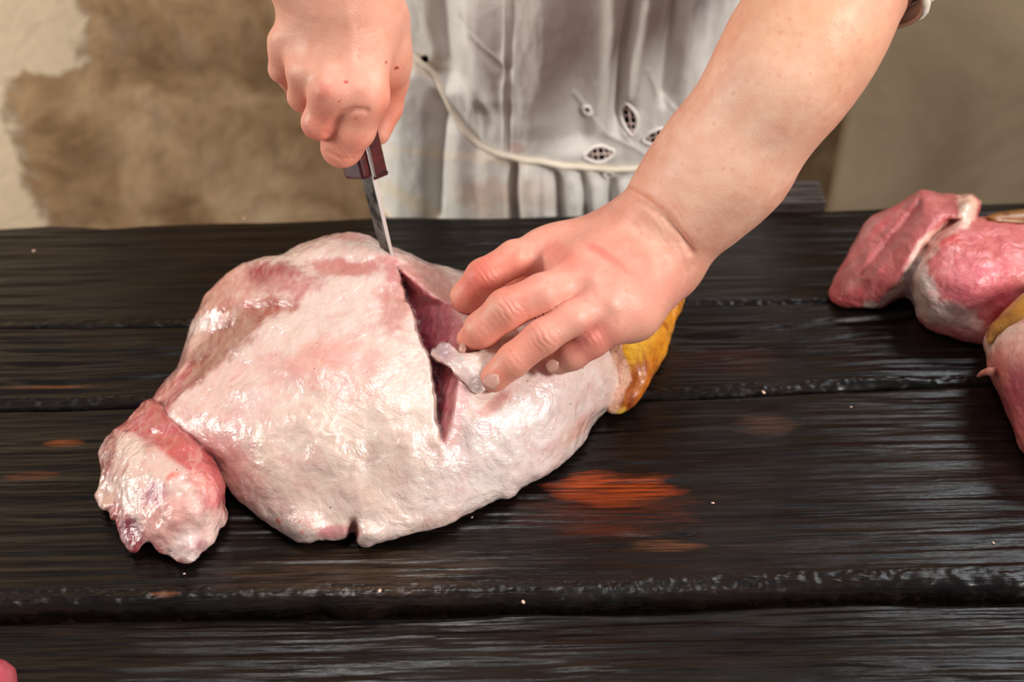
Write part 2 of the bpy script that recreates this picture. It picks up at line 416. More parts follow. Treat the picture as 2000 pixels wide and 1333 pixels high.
def mat_cloth():
    t = NT('white_linen'); v = t.coord()
    n1 = t.noise(v, 9, 4, 0.6); n2 = t.noise(v, 3.5, 3)
    a = t.n('ShaderNodeAttribute'); a.attribute_name = 'Col'
    c = t.mix(t.ramp(n1, [(0.4, (0, 0, 0)), (0.75, (0.5,) * 3)]), a.outputs['Color'], lin(222, 214, 204), 'MULTIPLY')
    wx = t.n('ShaderNodeTexWave'); wx.inputs['Scale'].default_value = 420; t.l(v, wx.inputs['Vector']); wx.bands_direction = 'X'
    wz = t.n('ShaderNodeTexWave'); wz.inputs['Scale'].default_value = 420; t.l(v, wz.inputs['Vector']); wz.bands_direction = 'Z'
    nn = t.bump(t.math('ADD', wx.outputs['Fac'], wz.outputs['Fac']), 0.15, 0.0006); nn = t.bump(t.noise(v, 60, 4), 0.25, 0.004, nn)
    t.set(Base_Color=c, Roughness=0.85, Normal=nn, Sheen_Weight=0.15)
    return t.m
M_CLOTH = mat_cloth()
M_DARKCLOTH = plain('dark_green_cloth', (8, 20, 14), 0.9)
M_SKIRT = plain('dark_skirt_cloth', (26, 22, 20), 0.9)

def mat_wall():
    t = NT('stained_plaster'); v = t.coord(); sx = t.n('ShaderNodeSeparateXYZ'); t.l(v, sx.inputs[0])
    n1 = t.noise(v, 8, 6, 0.62, 0.5); n2 = t.noise(v, 26, 6, 0.65, 0.4); n3 = t.noise(t.coord((1, 1, 0.6), (3, 3, 3)), 17, 5, 0.6)
    c = t.ramp(n1, [(0.34, lin(112, 84, 54)), (0.46, lin(146, 116, 82)), (0.60, lin(174, 144, 110)), (0.8, lin(200, 174, 142))])
    c = t.mix(t.ramp(n2, [(0.5, (0, 0, 0)), (0.74, (0.55,) * 3)]), c, lin(112, 80, 44))
    c = t.mix(t.ramp(n3, [(0.56, (0, 0, 0)), (0.7, (0.5,) * 3)]), c, lin(128, 110, 96))
    # paler coat of paint left of an uneven edge
    edge = t.math('ADD', sx.outputs[0], t.math('MULTIPLY', t.math('SUBTRACT', n2, 0.5), 0.12))
    zz = t.math('ADD', sx.outputs[2], t.math('MULTIPLY', t.math('SUBTRACT', n2, 0.5), 0.10))
    zr = t.n('ShaderNodeMapRange'); t.l(zz, zr.inputs[0]); zr.inputs[1].default_value = -0.775; zr.inputs[2].default_value = -0.76; zr.inputs[3].default_value = 0.115; zr.inputs[4].default_value = 0.0
    edge = t.math('ADD', edge, zr.outputs[0])
    mr = t.n('ShaderNodeMapRange'); t.l(edge, mr.inputs[0]); mr.inputs[1].default_value = -0.548; mr.inputs[2].default_value = -0.568
    rim = t.math('MULTIPLY', t.math('MULTIPLY', mr.outputs[0], t.math('SUBTRACT', 1.0, mr.outputs[0])), 2.4)
    c = t.mix(rim, c, lin(70, 52, 36))
    c = t.mix(t.math('MULTIPLY', mr.outputs[0], 0.75), c, lin(214, 194, 166))
    nn = t.bump(n2, 0.4, 0.01)
    t.set(Base_Color=c, Roughness=0.9, Normal=nn); return t.m
M_WALL = mat_wall()

# ------------------------------------------------------------------ structure
def box(name, lo, hi, mat, par=None, bevel=0.0, seg=2):
    bm = bmesh.new(); bmesh.ops.create_cube(bm, size=1)
    lo = np.array(lo, float); hi = np.array(hi, float); c = (lo + hi) / 2; s = hi - lo
    for v_ in bm.verts: v_.co = Vector((v_.co.x * s[0], v_.co.y * s[1], v_.co.z * s[2]))
    if bevel: bmesh.ops.bevel(bm, geom=bm.edges[:], offset=bevel, segments=seg, profile=0.6, affect='EDGES')
    me = bpy.data.meshes.new(name); bm.to_mesh(me); bm.free(); me.materials.append(mat)
    o = bpy.data.objects.new(name, me); link(o); o.location = c
    if par is not None: parent(o, par)
    return o
WY = 1.70
wall = box('wall_back', (-2.6, WY, 0), (2.6, WY + 0.12, 2.7), M_WALL); wall['kind'] = 'structure'
# (object coordinates of the wall are measured from its centre)
_t = NT('floor_boards'); _c = _t.ramp(_t.noise(_t.coord((1, 12, 1)), 3, 4), [(0.3, lin(50, 38, 30)), (0.7, lin(84, 64, 48))]); _t.set(Base_Color=_c, Roughness=0.7)
floor = box('floor', (-2.6, -1.5, -0.1), (2.6, WY + 0.12, 0), _t.m); floor['kind'] = 'structure'

# leaning plaster board at the right
_t = NT('grey_brown_board'); _v = _t.coord(); _c = _t.ramp(_t.noise(_v, 5, 5, 0.6, 0.6), [(0.3, lin(118, 100, 78)), (0.55, lin(140, 122, 98)), (0.8, lin(156, 138, 112))])
_t.set(Base_Color=_c, Roughness=0.85, Normal=_t.bump(_t.noise(_v, 30, 5), 0.3, 0.004)); M_BOARD = _t.m
p0 = at_y(1614, 405, 1.53); p1 = at_y(1662, 150, 1.545)
def lean_board():
    a = np.array([p0[0], 1.40, TZ - 0.78]); W_ = 0.95; th = 0.022; Ht = 1.55
    sl = (p1 - p0) / (p1[2] - p0[2])
    bl = np.array([p0[0] + sl[0] * (0.0 - p0[2]), p0[1] + sl[1] * (0.0 - p0[2]) , 0.0])
    up = np.array([sl[0], sl[1], 1.0]); tl = bl + up * Ht
    r = np.array([1, 0.0, 0]); n = np.cross(r, up); n /= np.linalg.norm(n)
    V = [bl, bl + r * W_, tl + r * W_, tl]; V = V + [q - n * -th for q in V]
    o = mesh_obj('leaning_board', V, [(0, 1, 2, 3), (7, 6, 5, 4), (0, 4, 5, 1), (1, 5, 6, 2), (2, 6, 7, 3), (3, 7, 4, 0)], M_BOARD, None, False)
    md = o.modifiers.new('bevel', 'BEVEL'); md.width = 0.004; md.segments = 2
    tag(o, 'grey brown board leaning against the wall behind the right end of the table', 'board')
lean_board()

# ------------------------------------------------------------------ table
table = empty('table', (0, 0.85, 0), 'dark stained rustic plank table carrying all the meat', 'table')
XL, XR = -0.85, 0.85
def edge_fn(pts, h=0.0):
    P = np.array([at_h(u, v, h) for u, v in pts]); P = P[np.argsort(P[:, 0])]
    def f(x):
        y = np.interp(x, P[:, 0], P[:, 1])
        s0 = (P[-1, 1] - P[0, 1]) / (P[-1, 0] - P[0, 0])
        y = np.where(x < P[0, 0], P[0, 1] + s0 * (x - P[0, 0]), y); return np.where(x > P[-1, 0], P[-1, 1] + s0 * (x - P[-1, 0]), y)
    return f
E0 = edge_fn([(0, 443), (100, 438), (150, 440), (205, 444), (260, 441), (330, 436), (420, 432), (640, 427), (760, 422), (1000, 421), (1480, 411), (1600, 409), (1700, 405), (1850, 398), (2000, 394)])
E1 = edge_fn([(0, 643), (200, 640), (370, 636), (700, 627), (1000, 612), (1340, 602), (1610, 596), (2000, 586)])
E2 = edge_fn([(0, 800), (300, 794), (700, 790), (1254, 780), (1400, 775), (1500, 769), (1650, 762), (1800, 757), (2000, 748)])
E3 = edge_fn([(0, 1211), (200, 1206), (480, 1201), (800, 1197), (1000, 1194), (1100, 1194), (1350, 1184), (1600, 1175), (1800, 1172), (2000, 1167)], -0.012)
E4 = lambda x: 0.505 + 0 * x
def dseg_world(X, Y, pts, h=0.0):
    P = [at_h(u, v, h)[:2] for u, v in pts]; d = np.full(X.shape, 9.0); tt = np.zeros(X.shape); n = len(P) - 1
    for i in range(n):
        a, b = P[i], P[i + 1]; e = b - a; t = np.clip(((X - a[0]) * e[0] + (Y - a[1]) * e[1]) / (e @ e), 0, 1)
        q = np.hypot(X - a[0] - t * e[0], Y - a[1] - t * e[1]); m = q < d; d = np.where(m, q, d); tt = np.where(m, (i + t) / n, tt)
    return d, tt
def plank(mat, fy, by, top, th, rad, cracks=(), rough=0.0005, label=None, nv=120, edge_rough=0.0012, rb=0.004):
    nx = 640; x = np.linspace(-1, 1, nx); x = XR * (0.62 * x + 0.38 * x ** 3)
    jag = fbm(np.stack([x * 1, x * 0, x * 0 + top], 1), 60, 4) * edge_rough
    yf = fy(x) + jag; yb = by(x) - 0.0012 + fbm(np.stack([x, x * 0 + 3, x * 0], 1), 30, 3) * 0.0006
    prof = []                                   # (s across 0 front .. 1 back, offset y, dz)
    K = 9
    rows = [(0, 0.003, -th)]
    for i in range(K + 1):
        a = math.pi / 2 * i / K; rows.append((0, rad * (1 - math.cos(math.pi / 2 - a + 0)) if False else rad * (1 - math.cos(a)) , -rad + rad * math.sin(a)))
    for s in np.linspace(0, 1, nv)[1:-1]: rows.append((s, rad * (1 - s) - rb * s, 0))
    for i in range(5):
        a = math.pi / 2 * i / 4; rows.append((1, -rb * (1 - math.sin(a)), -rb * (1 - math.cos(a))))
    rows.append((1, 0, -th))
    V = np.zeros((len(rows), nx, 3))
    for i, (s, oy, dz) in enumerate(rows):
        V[i, :, 0] = x; V[i, :, 1] = yf * (1 - s) + yb * s + oy; V[i, :, 2] = TZ + top + dz
    X, Y = V[:, :, 0], V[:, :, 1]
    P = V.reshape(-1, 3)
    gr = fbm(P * np.array([3, 70, 0]) + top * 50, 3, 4).reshape(X.shape) * rough
    wv = fbm(P * np.array([1, 1.5, 0]) + 11 + top * 9, 7, 3).reshape(X.shape) * rough * 1.6
    topmask = np.zeros(X.shape); topmask[2:-2] = 1
    dz = (gr + wv)
    for pts, wd, dp in cracks:
        d, t = dseg_world(X, Y, pts); tap = np.clip(np.minimum(t, 1 - t) * 6, 0, 1)
        dz -= dp * tap * np.exp(-(d / wd) ** 2)
    # rough worn front edge
    er = fbm(P, 330, 3).reshape(X.shape) * edge_rough * 0.7
    fm = np.zeros(X.shape); fm[1:K + 6] = 1
    V[:, :, 2] += dz * topmask + er * fm
    V[:, :, 1] += er * fm * 0.8
    n0, n1 = X.shape; idx = np.arange(n0 * n1).reshape(n0, n1)
    Q = np.stack([idx[:-1, :-1], idx[:-1, 1:], idx[1:, 1:], idx[1:, :-1]], -1).reshape(-1, 4)
    Vf = V.reshape(-1, 3)
    bot = np.stack([idx[0, :-1], idx[-1, :-1], idx[-1, 1:], idx[0, 1:]], -1)
    Q = np.concatenate([Q, bot])
    o = mesh_obj('plank', Vf, Q, mat, table)
    # end grain caps
    bm = bmesh.new(); bm.from_mesh(o.data); bmesh.ops.holes_fill(bm, edges=[e for e in bm.edges if e.is_boundary], sides=0); bmesh.ops.recalc_face_normals(bm, faces=bm.faces[:]); bm.to_mesh(o.data); bm.free()
    if label: o['label'] = label
    return o
def pw(u, v): p = at_h(u, v, 0); return p[0], p[1]
pa = pw(1195, 955); pb = pw(125, 865); pc = pw(60, 930); pd = pw(1190, 1000); pe = pw(1500, 830); pf = pw(700, 1120); pg = pw(320, 1160)
M_W1 = mat_wood('dark_wood_back', [(*pw(1500, 405), 0.05, 0.01, (96, 70, 50), 0.6)], 0.0)
M_W2 = mat_wood('dark_wood_narrow', [(*pw(60, 762), 0.05, 0.003, (120, 66, 34), 0.6), (*pw(1430, 710), 0.05, 0.02, (70, 34, 26), 0.4)], 3.1)
M_W3 = mat_wood('dark_wood_wide', [(*pa, 0.055, 0.019, (176, 70, 22), 0.9), (*pb, 0.018, 0.004, (150, 78, 36), 0.7), (*pc, 0.022, 0.006, (112, 56, 28), 0.6),
                 (*pd, 0.07, 0.03, (84, 36, 20), 0.6), (*pe, 0.03, 0.012, (90, 60, 46), 0.55), (*pf, 0.10, 0.025, (84, 62, 46), 0.45), (*pg, 0.012, 0.003, (130, 76, 44), 0.6), (*pw(1300, 1068), 0.03, 0.006, (110, 66, 40), 0.6)], 5.7)
M_W4 = mat_wood('dark_wood_front', [], 9.2)
plank(M_W1, E1, E0, 0.0008, 0.035, 0.004, [([(0, 560), (300, 556), (700, 548)], .0015, .0008)], 0.0007)
plank(M_W2, E2, E1, 0.0022, 0.035, 0.007,
      [([(1300, 668), (1400, 660), (1500, 648), (1600, 636), (1700, 626), (1800, 617), (1900, 612)], .0028, .0032),
       ([(1270, 722), (1380, 712), (1450, 702), (1560, 698), (1700, 690)], .0012, .0014), ([(1340, 692), (1480, 682), (1600, 672), (1720, 655)], .0011, .0013),
       ([(1480, 688), (1600, 682), (1700, 678)], .001, .0011), ([(0, 692), (200, 690), (420, 684)], .0014, .0014), ([(0, 718), (150, 715), (340, 702)], .0016, .0016),
       ([(0, 750), (120, 752), (240, 745), (400, 735)], .002, .002), ([(1290, 640), (1450, 636), (1590, 630)], .0009, .001)], 0.0010)
plank(M_W3, E3, E2, 0.0, 0.04, 0.011,
      [([(880, 1008), (1200, 1010), (1500, 1009), (1900, 998)], .0009, .0012), ([(900, 1020), (1150, 1024), (1400, 1022)], .0009, .0010),
       ([(1190, 1047), (1280, 1050), (1370, 1043)], .0016, .0022), ([(1400, 1085), (1600, 1078), (2000, 1070)], .0009, .0011),
       ([(1350, 1060), (1700, 1045), (2000, 1030)], .0008, .001), ([(0, 1010), (200, 1012), (450, 1000)], .0012, .001), ([(1500, 985), (1800, 975), (2000, 965)], .0008, .0009)],
      0.0008, nv=170, edge_rough=0.0014)
plank(M_W4, E4, E3, -0.013, 0.035, 0.006, [([(1500, 1322), (1700, 1318), (1880, 1320)], .0012, .0014)], 0.0012)
for (x, y) in ((-0.75, 0.6), (0.75, 0.6), (-0.75, 0.99), (0.75, 0.99)):
    box('leg', (x - .035, y - .035, 0), (x + .035, y + .035, TZ - .0515), M_W4, table, 0.004)
for y in (0.6, 0.99):
    box('rail', (-.714, y - .015, TZ - .13), (.714, y + .015, TZ - .052), M_W4, table, 0.003)
box('batten', (-.715, .53, TZ - .0505), (-.68, 1.03, TZ - .041), M_W4, table, 0.001)
box('batten', (.68, .53, TZ - .0505), (.715, 1.03, TZ - .041), M_W4, table, 0.001)

# short dark board end at the back edge
q0 = at_h(1494, 408, 0.0); q1 = at_h(1610, 405, 0.0)
blk = box('wooden_block', (q0[0], 1.056, TZ - 0.06), (q1[0], 1.092, TZ + 0.010), mat_wood('dark_wood_block', [(0, 0, .2, .2, (84, 76, 74), .8)], 12.0), None, 0.003)
tag(blk, 'short dark wooden block standing against the back edge of the table', 'block')

# ------------------------------------------------------------------ the leg of pork
ham = empty('pork_ham', tuple(at_h(740, 850, 0.0)), 'large raw pork leg with white fat and a deep cut, under the hands', 'meat')
HAM = [(556,500),(576,488),(604,476),(650,463),(678,458),(702,461),(724,465),(745,477),(769,485),(790,493),(815,506),(843,518),(872,525),(900,533),
       (1000,545),(1100,556),(1185,590),(1205,640),(1198,690),(1206,720),(1210,747),(1204,764),(1193,788),(1183,802),(1165,820),(1155,834),(1143,858),(1130,872),(1113,890),
       (1092,911),(1071,925),(1043,939),(1015,956),(1008,970),(994,977),(976,974),(952,983),(927,995),(906,1007),(885,1021),(864,1030),(840,1035),(819,1039),(791,1049),
       (763,1054),(735,1061),(717,1070),(704,1066),(694,1060),(688,1040),(670,1049),(650,1054),(630,1052),(602,1061),(582,1061),(555,1048),(532,1029),(505,1009),(484,990),(466,975),
       (447,950),(430,936),(424,916),(410,892),(386,869),(359,849),(332,830),(318,812),(298,790),(297,780),(319,757),(342,727),(352,710),(360,687),(368,659),(376,634),(389,610),
       (400,582),(420,553),(438,530),(459,518),(477,510),(516,504),(540,503)]
HH = [(330,812,.040),(425,920,.022),(505,1009,.015),(582,1061,.012),(650,1053,.012),(717,1070,.012),(864,1030,.012),(976,974,.014),(1092,911,.014),(1165,820,.02),(1206,750,.035),
      (440,870,.048),(520,930,.045),(600,950,.042),(750,950,.044),(880,930,.044),(1000,880,.046),(1110,800,.05),
      (450,780,.066),(600,790,.079),(740,790,.084),(830,760,.088),(950,800,.074),(1050,740,.074),(1140,690,.066),
      (430,640,.068),(500,640,.082),(600,650,.092),(720,640,.1),(790,600,.104),
      (410,590,.058),(450,540,.070),(500,520,.084),(560,515,.094),(640,480,.104),(700,467,.107),(750,485,.107),(780,500,.104),(840,530,.092),(900,545,.084),(1000,620,.08),(1180,610,.05),
      (360,690,.052),(325,760,.040),(415,690,.060)]
GL = ([512,560,610,665,712,760,820,874],[772,789,805,824,843,850,857,865])
GR = ([512,525,550,578,596,640,690,730,770,820,874],[774,779,808,843,880,912,908,900,892,882,867])
GD = ([505,530,570,620,680,730,790,840,876],[0,.010,.024,.032,.032,.030,.025,.014,0])
def ham_edit(U, V_, H):
    ul = np.interp(V_, *GL) + 1.3 * np.sin(V_ * .083) + 1.0 * np.sin(V_ * .21 + 1); ur = np.interp(V_, *GR); D = np.interp(V_, *GD)
    t = np.clip((U - ul) / np.maximum(ur - ul, 1), -0.02, 1.0)
    ins = (U > ul - 1) & (U < ur + 1) & (V_ > 505) & (V_ < 878)
    H = np.where(ins, H - D * (1 - t) ** 1.15, H)
    # raised lip left of the cut
    lip = np.exp(-((U - ul + 12) / 16) ** 2) * (V_ > 520) * (V_ < 870) * (U < ul)
    H = H + 0.0008 * lip
    # recessed flank beyond the edge of the fat sheet
    line = (V_ - (800 - (U - 318) * 0.93)) * 0.73
    fl = (1 - smooth01(-10, 2, line)) * smooth01(520, 440, U) * smooth01(590, 650, V_)
    H = H - 0.014 * fl
    # lumps
    for (cx, cy, rx, ry, a) in [(537,630,16,14,.004),(620,720,60,45,.004),(520,545,55,25,-.004),(690,520,70,18,-.006),(505,605,60,18,-.005),(745,540,40,20,.003),
                                (770,590,36,40,-.004),(900,870,20,30,-.003),(960,770,40,20,-.003),(600,1030,30,26,.004),(690,1035,10,20,-.008),(720,1045,24,18,.004),
                                (640,870,30,50,.003),(560,880,26,60,-.003),(720,880,22,60,-.003),(800,900,30,60,.003),(480,760,30,16,.003),(430,830,30,20,.002),(850,726,10,10,.004)]:
        H = H + a * np.exp(-((U - cx) / rx) ** 2 - ((V_ - cy) / ry) ** 2)
    return H
def ham_back(X):
    return 0.945 - 0.25 * np.maximum(X + 0.02, 0) ** 1.5 * 3 - 0.35 * np.maximum(-0.13 - X, 0), 0.98
V, Q = relief(HAM, HH, ham_back, 0.0015, 0.011, 0.025, ham_edit, 2.5)
N = normals(V, Q)
V = V + N * ((fbm(V, 42, 4) * 0.0014 + fbm(V * np.array([1.0, .5, .6]), 170, 3) * 0.0004))[:, None]
u, v, _ = proj(V)
FATC = (232, 208, 199)
hc = blobs(V, FATC, [
    (600,900,230,130,0,(232,204,184),.5,.6),(456,740,15,2.5,-32,(206,70,64),.9,.3),(722,745,3,8,-10,(206,80,60),.9,.3),(585,1018,6,3,-40,(206,80,66),.9,.3),(590,1040,6,5,0,(214,100,80),.8,.3),(545,1018,6,4,20,(220,110,84),.8,.3),(800,820,160,190,0,(236,214,198),.5,.6),(1010,860,170,90,-35,(240,226,222),.7,.5),
    (420,800,110,70,-45,(236,196,192),.7,.5),(440,890,50,50,0,(226,160,160),.55,.5),(545,725,40,40,-60,(228,170,164),.6,.5),(645,705,55,50,-20,(230,168,156),.75,.5),(700,730,50,60,0,(236,190,180),.6,.5),
    (520,542,88,30,8,(158,58,70),1,.45),(500,603,74,24,-8,(168,62,56),1,.4),(470,575,40,40,0,(206,130,124),.7,.4),(560,560,60,22,0,(214,150,148),.6,.5),
    (450,540,40,22,-30,(216,160,150),.7,.4),(410,590,28,40,30,(190,128,116),.9,.4),(680,522,70,16,3,(204,128,122),.9,.35),(730,515,40,14,-30,(206,140,134),.7,.4),(700,462,60,8,0,(216,140,140),.6,.4),
    (772,585,34,50,10,(206,146,136),.85,.4),(766,520,18,30,0,(206,130,128),.9,.4),(440,660,100,32,-38,(156,88,76),1,.35),(385,700,95,34,-48,(158,88,76),1,.35),(420,560,30,50,25,(190,120,112),.8,.4),(330,760,60,26,-52,(196,100,104),.9,.35),
    (352,705,14,60,35,(214,168,158),.6,.4),(400,655,60,8,-40,(226,180,170),.7,.4),
    (830,545,70,26,28,(206,150,140),.95,.4),(870,560,60,24,28,(196,140,128),.8,.4),(650,1040,40,12,0,(214,138,140),.8,.4),(600,1020,16,20,0,(226,160,150),.4,.5),(690,1040,9,22,0,(150,70,74),.9,.4),
    (960,795,40,12,-40,(214,140,128),.6,.4),(1110,850,60,14,-45,(220,180,166),.5,.5),(840,650,14,70,-20,(230,176,180),.7,.4),(1140,830,50,10,-50,(214,160,146),.6,.5)], 0.35)
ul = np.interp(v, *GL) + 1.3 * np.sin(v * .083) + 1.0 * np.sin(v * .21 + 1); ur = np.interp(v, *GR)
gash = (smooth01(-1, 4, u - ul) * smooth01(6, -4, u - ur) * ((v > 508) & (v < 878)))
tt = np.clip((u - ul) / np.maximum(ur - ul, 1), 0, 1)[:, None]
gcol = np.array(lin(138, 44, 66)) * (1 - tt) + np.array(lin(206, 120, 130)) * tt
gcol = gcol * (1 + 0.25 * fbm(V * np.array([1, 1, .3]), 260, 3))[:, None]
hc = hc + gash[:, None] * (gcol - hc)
rim = np.exp(-((u - ur - 10) / 14) ** 2) * ((v > 700) & (v < 870)); hc = hc + (0.55 * rim)[:, None] * (np.array(lin(226, 160, 160)) - hc)
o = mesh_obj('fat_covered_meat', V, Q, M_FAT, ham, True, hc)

# membrane lifted by the fingers
MEM = [(842,694),(845,682),(852,680),(856,672),(866,669),(876,671),(886,679),(896,688),(912,690),(936,688),(958,674),(980,654),(1004,640),(1020,655),(990,700),(962,716),(952,735),(950,760),(936,768),(922,765),(910,754),(896,738),(882,722),(866,710),(852,705)]
V, Q = relief(MEM, [(843,690,.091),(870,690,.094),(900,715,.095),(930,760,.085),(950,700,.096),(1000,650,.097),(920,700,.098)], lambda X: (0.82 + 0 * X, 0.83), 0.001, 0.003, 0.01, None, 0.5, 0.062, 0.11, 2)
V = V + normals(V, Q) * (fbm(V, 120, 3) * 0.0010)[:, None]
o = mesh_obj('membrane', V, Q, M_FAT, ham, True, blobs(V, (236,216,208), [(865,685,18,14,0,(176,150,164),.8,.4),(890,700,20,16,0,(206,190,190),.6,.5),(915,740,26,16,50,(214,182,176),.6,.5),(950,690,40,30,-30,(238,224,208),.8,.5)], .3))
o['label'] = 'thin translucent membrane pulled up from the cut'

# hanging lean flap at the shank end
FLAP = [(300,783),(285,784),(268,805),(248,825),(228,840),(214,855),(201,872),(194,887),(197,903),(196,930),(197,950),(187,970),(189,987),(199,1000),(214,997),(216,1014),(229,1014),(231,1033),(241,1058),(258,1083),(270,1082),(277,1066),
        (287,1055),(298,1062),(305,1070),(312,1085),(326,1087),(339,1099),(353,1107),(370,1107),(383,1099),(388,1085),(403,1073),(420,1061),(425,1041),(440,1028),(449,1012),(446,1001),(437,990),(434,970),(437,950),(430,930),(424,916),(414,892),(397,872),(370,852),(345,832),(325,812),(318,796)]
def flap_edit(U, V_, H):
    for (cx, cy, rx, ry, a) in [(300,880,40,16,.004),(230,900,30,50,.003),(258,1040,18,24,-.002),(350,960,30,40,-.003),(300,850,26,10,-.004),(370,1070,24,24,.004),(215,960,14,20,-.006),(420,985,16,30,.003)]:
        H = H + a * np.exp(-((U - cx) / rx) ** 2 - ((V_ - cy) / ry) ** 2)
    return H
V, Q = relief(FLAP, [(300,790,.036),(250,830,.026),(200,900,.016),(195,980,.012),(250,1070,.012),(310,1080,.012),(360,1100,.010),(420,1050,.012),(445,1005,.016),(330,850,.042),(400,890,.040),(280,900,.044),(350,930,.050),(300,980,.038),(380,1000,.040),(400,950,.042),(350,1050,.024),(420,930,.036),(240,950,.032)],
              lambda X: (0.80 + 0 * X, 0.82), 0.0013, 0.007, 0.012, flap_edit, 2.5)
N = normals(V, Q); V = V + N * (fbm(V, 60, 4) * 0.0016 + fbm(V, 200, 2) * .0005)[:, None]
fc = blobs(V, (186,92,92), [(300,955,105,85,15,(228,194,182),1,.28),(370,1040,80,60,0,(236,200,190),1,.3),(240,880,40,36,-40,(240,214,202),.9,.3),(205,970,20,24,0,(226,190,176),.9,.4),
    (300,840,60,20,20,(188,84,94),.9,.3),(360,890,70,22,35,(200,98,96),1,.3),(305,965,22,20,-60,(196,130,150),.8,.45),(340,930,16,8,-20,(226,110,96),.7,.5),(390,940,30,14,30,(220,140,124),.7,.4),(420,960,16,40,10,(222,128,126),.7,.4),
    (330,1020,40,50,60,(232,150,140),.55,.6),(370,1070,26,36,0,(246,226,220),.8,.5),(252,1040,22,34,-20,(140,56,74),1,.3),(395,1065,16,12,-30,(150,60,84),.8,.3),(215,880,12,50,15,(150,62,70),.8,.4)], .3, 2.0)
o = mesh_obj('lean_flap', V, Q, M_FAT, ham, True, fc); o['label'] = 'dark pink lean flap capped with pale fat'

# singed rind
RIND = [(1330,552),(1336,564),(1338,585),(1332,607),(1317,627),(1307,665),(1298,692),(1282,720),(1268,747),(1254,775),(1232,800),(1217,815),(1205,820),(1198,812),(1184,803),(1180,770),(1185,700),(1200,640),(1240,600),(1300,560)]
V, Q = relief(RIND, [(1205,818,.004),(1184,800,.012),(1210,760,.022),(1210,700,.045),(1235,680,.052),(1260,740,.03),(1290,690,.034),(1280,640,.055),(1330,600,.044),(1325,560,.06),(1235,790,.012)], lambda X: (0.90 + 0 * X, 0.93), 0.0012, 0.006, 0.02,
              lambda U, V_, H: H + .004 * np.exp(-((U - 1312) / 8) ** 2) * (V_ < 660) * -1 + .002 * np.sin(V_ * .05))
V = V + normals(V, Q) * (fbm(V, 60, 3) * 0.0012)[:, None]
u, v, _ = proj(V)
edge_u = np.interp(v, [640,668,692,720,742,769,797,811,830], [1205,1213,1219,1232,1234,1219,1209,1201,1195]) + 3 * fbm(V, 150, 3)
rc = blobs(V, (226,150,34), [(1250,730,26,60,25,(150,62,10),.85,.45),(1232,780,24,24,0,(170,80,20),.7,.5),(1300,600,30,40,30,(214,136,30),.7,.5),(1240,680,20,26,0,(246,190,60),.8,.5),(1270,660,20,60,30,(232,170,60),.6,.5),(1280,690,14,70,25,(214,130,30),.6,.5),(1214,805,10,10,0,(240,200,90),.7,.5)], .5)
dm = (1 - smooth01(-3, 3, u - edge_u))[:, None]; rc = rc + dm * (np.array(lin(226, 176, 150)) - rc)
o = mesh_obj('rind', V, Q, M_RIND, ham, True, rc); o['label'] = 'thick yellow rind with brown singed patches'

# ------------------------------------------------------------------ meat at the right
meatA = empty('pork_neck_cut', tuple(at_h(1800, 600, 0.0)), 'folded pink raw pork cut with a fat knob, near the table back edge', 'meat')
PA = [(1799,371),(1835,379),(1875,383),(1898,382),(1912,394),(1909,413),(1902,427),(1934,427),(1965,428),(2000,428),(2060,436),(2110,470),(2110,560),(2060,600),(2000,600),(1979,612),(1952,630),(1934,655),(1922,678),(1893,672),(1853,661),(1812,645),(1785,618),
      (1778,604),(1736,610),(1709,606),(1691,601),(1646,605),(1623,596),(1619,573),(1628,546),(1650,510),(1677,461),(1704,427),(1749,404),(1776,389)]
def a_edit(U, V_, H):
    u0 = np.interp(V_, [400,440,480,540,600], [1895,1850,1812,1775,1772])
    H = H - 0.012 * np.exp(-((U - u0) / 13) ** 2) * (V_ > 425) - 0.02 * np.exp(-((U - 1760) / 22) ** 2 - ((V_ - 600) / 30) ** 2)
    H = H + .006 * np.exp(-((U - 1890) / 16) ** 2 - ((V_ - 400) / 18) ** 2) - .004 * np.exp(-(((U - 1740) + (V_ - 470) * .8) / 10) ** 2) * (V_ < 540) * (U < 1800)
    return H
V, Q = relief(PA, [(1640,590,.014),(1630,560,.02),(1680,480,.046),(1700,540,.045),(1740,600,.014),(1760,420,.07),(1799,378,.082),(1760,500,.062),(1870,388,.078),(1895,395,.08),(1850,470,.076),(1800,580,.045),(1830,550,.06),(1850,650,.014),(1910,672,.014),(1900,600,.046),(1950,520,.072),(1930,440,.074),(2000,440,.07),(2050,520,.066),(2000,590,.04)],
              lambda X: (1.035 + 0 * X, 1.06), 0.0018, 0.014, 0.02, a_edit)
V = V + normals(V, Q) * (fbm(V, 50, 4) * 0.0018)[:, None]
ac = blobs(V, (198,106,106), [(1700,460,90,16,-45,(226,136,136),.7,.5),(1690,520,30,80,40,(214,120,122),.6,.5),(1650,580,40,26,0,(196,84,92),.7,.5),(1720,440,110,8,-48,(226,96,100),.7,.5),(1893,400,20,22,0,(240,196,172),1,.3),(1884,425,12,22,0,(244,224,206),1,.3),
    (1840,455,60,13,-32,(236,196,180),.95,.35),(1800,500,36,16,-40,(236,196,180),.9,.35),(1800,565,30,62,-15,(244,230,220),1,.28),(1850,615,70,24,15,(240,220,212),1,.3),(1880,640,70,16,12,(236,190,182),.7,.4),(1880,650,60,10,10,(202,110,116),.7,.4),
    (1860,470,26,10,-10,(214,80,76),.7,.5),(1900,545,70,50,10,(212,112,122),.9,.4),(1930,470,60,30,0,(204,106,108),.8,.4),(1700,598,14,10,0,(244,224,206),1,.3),(1745,575,40,9,-40,(240,206,190),.9,.35),(1745,600,18,14,0,(170,70,84),.8,.4),(1990,424,60,8,0,(190,130,40),.9,.3),(1960,600,30,30,0,(190,70,84),.7,.5)], .35, 4.0)
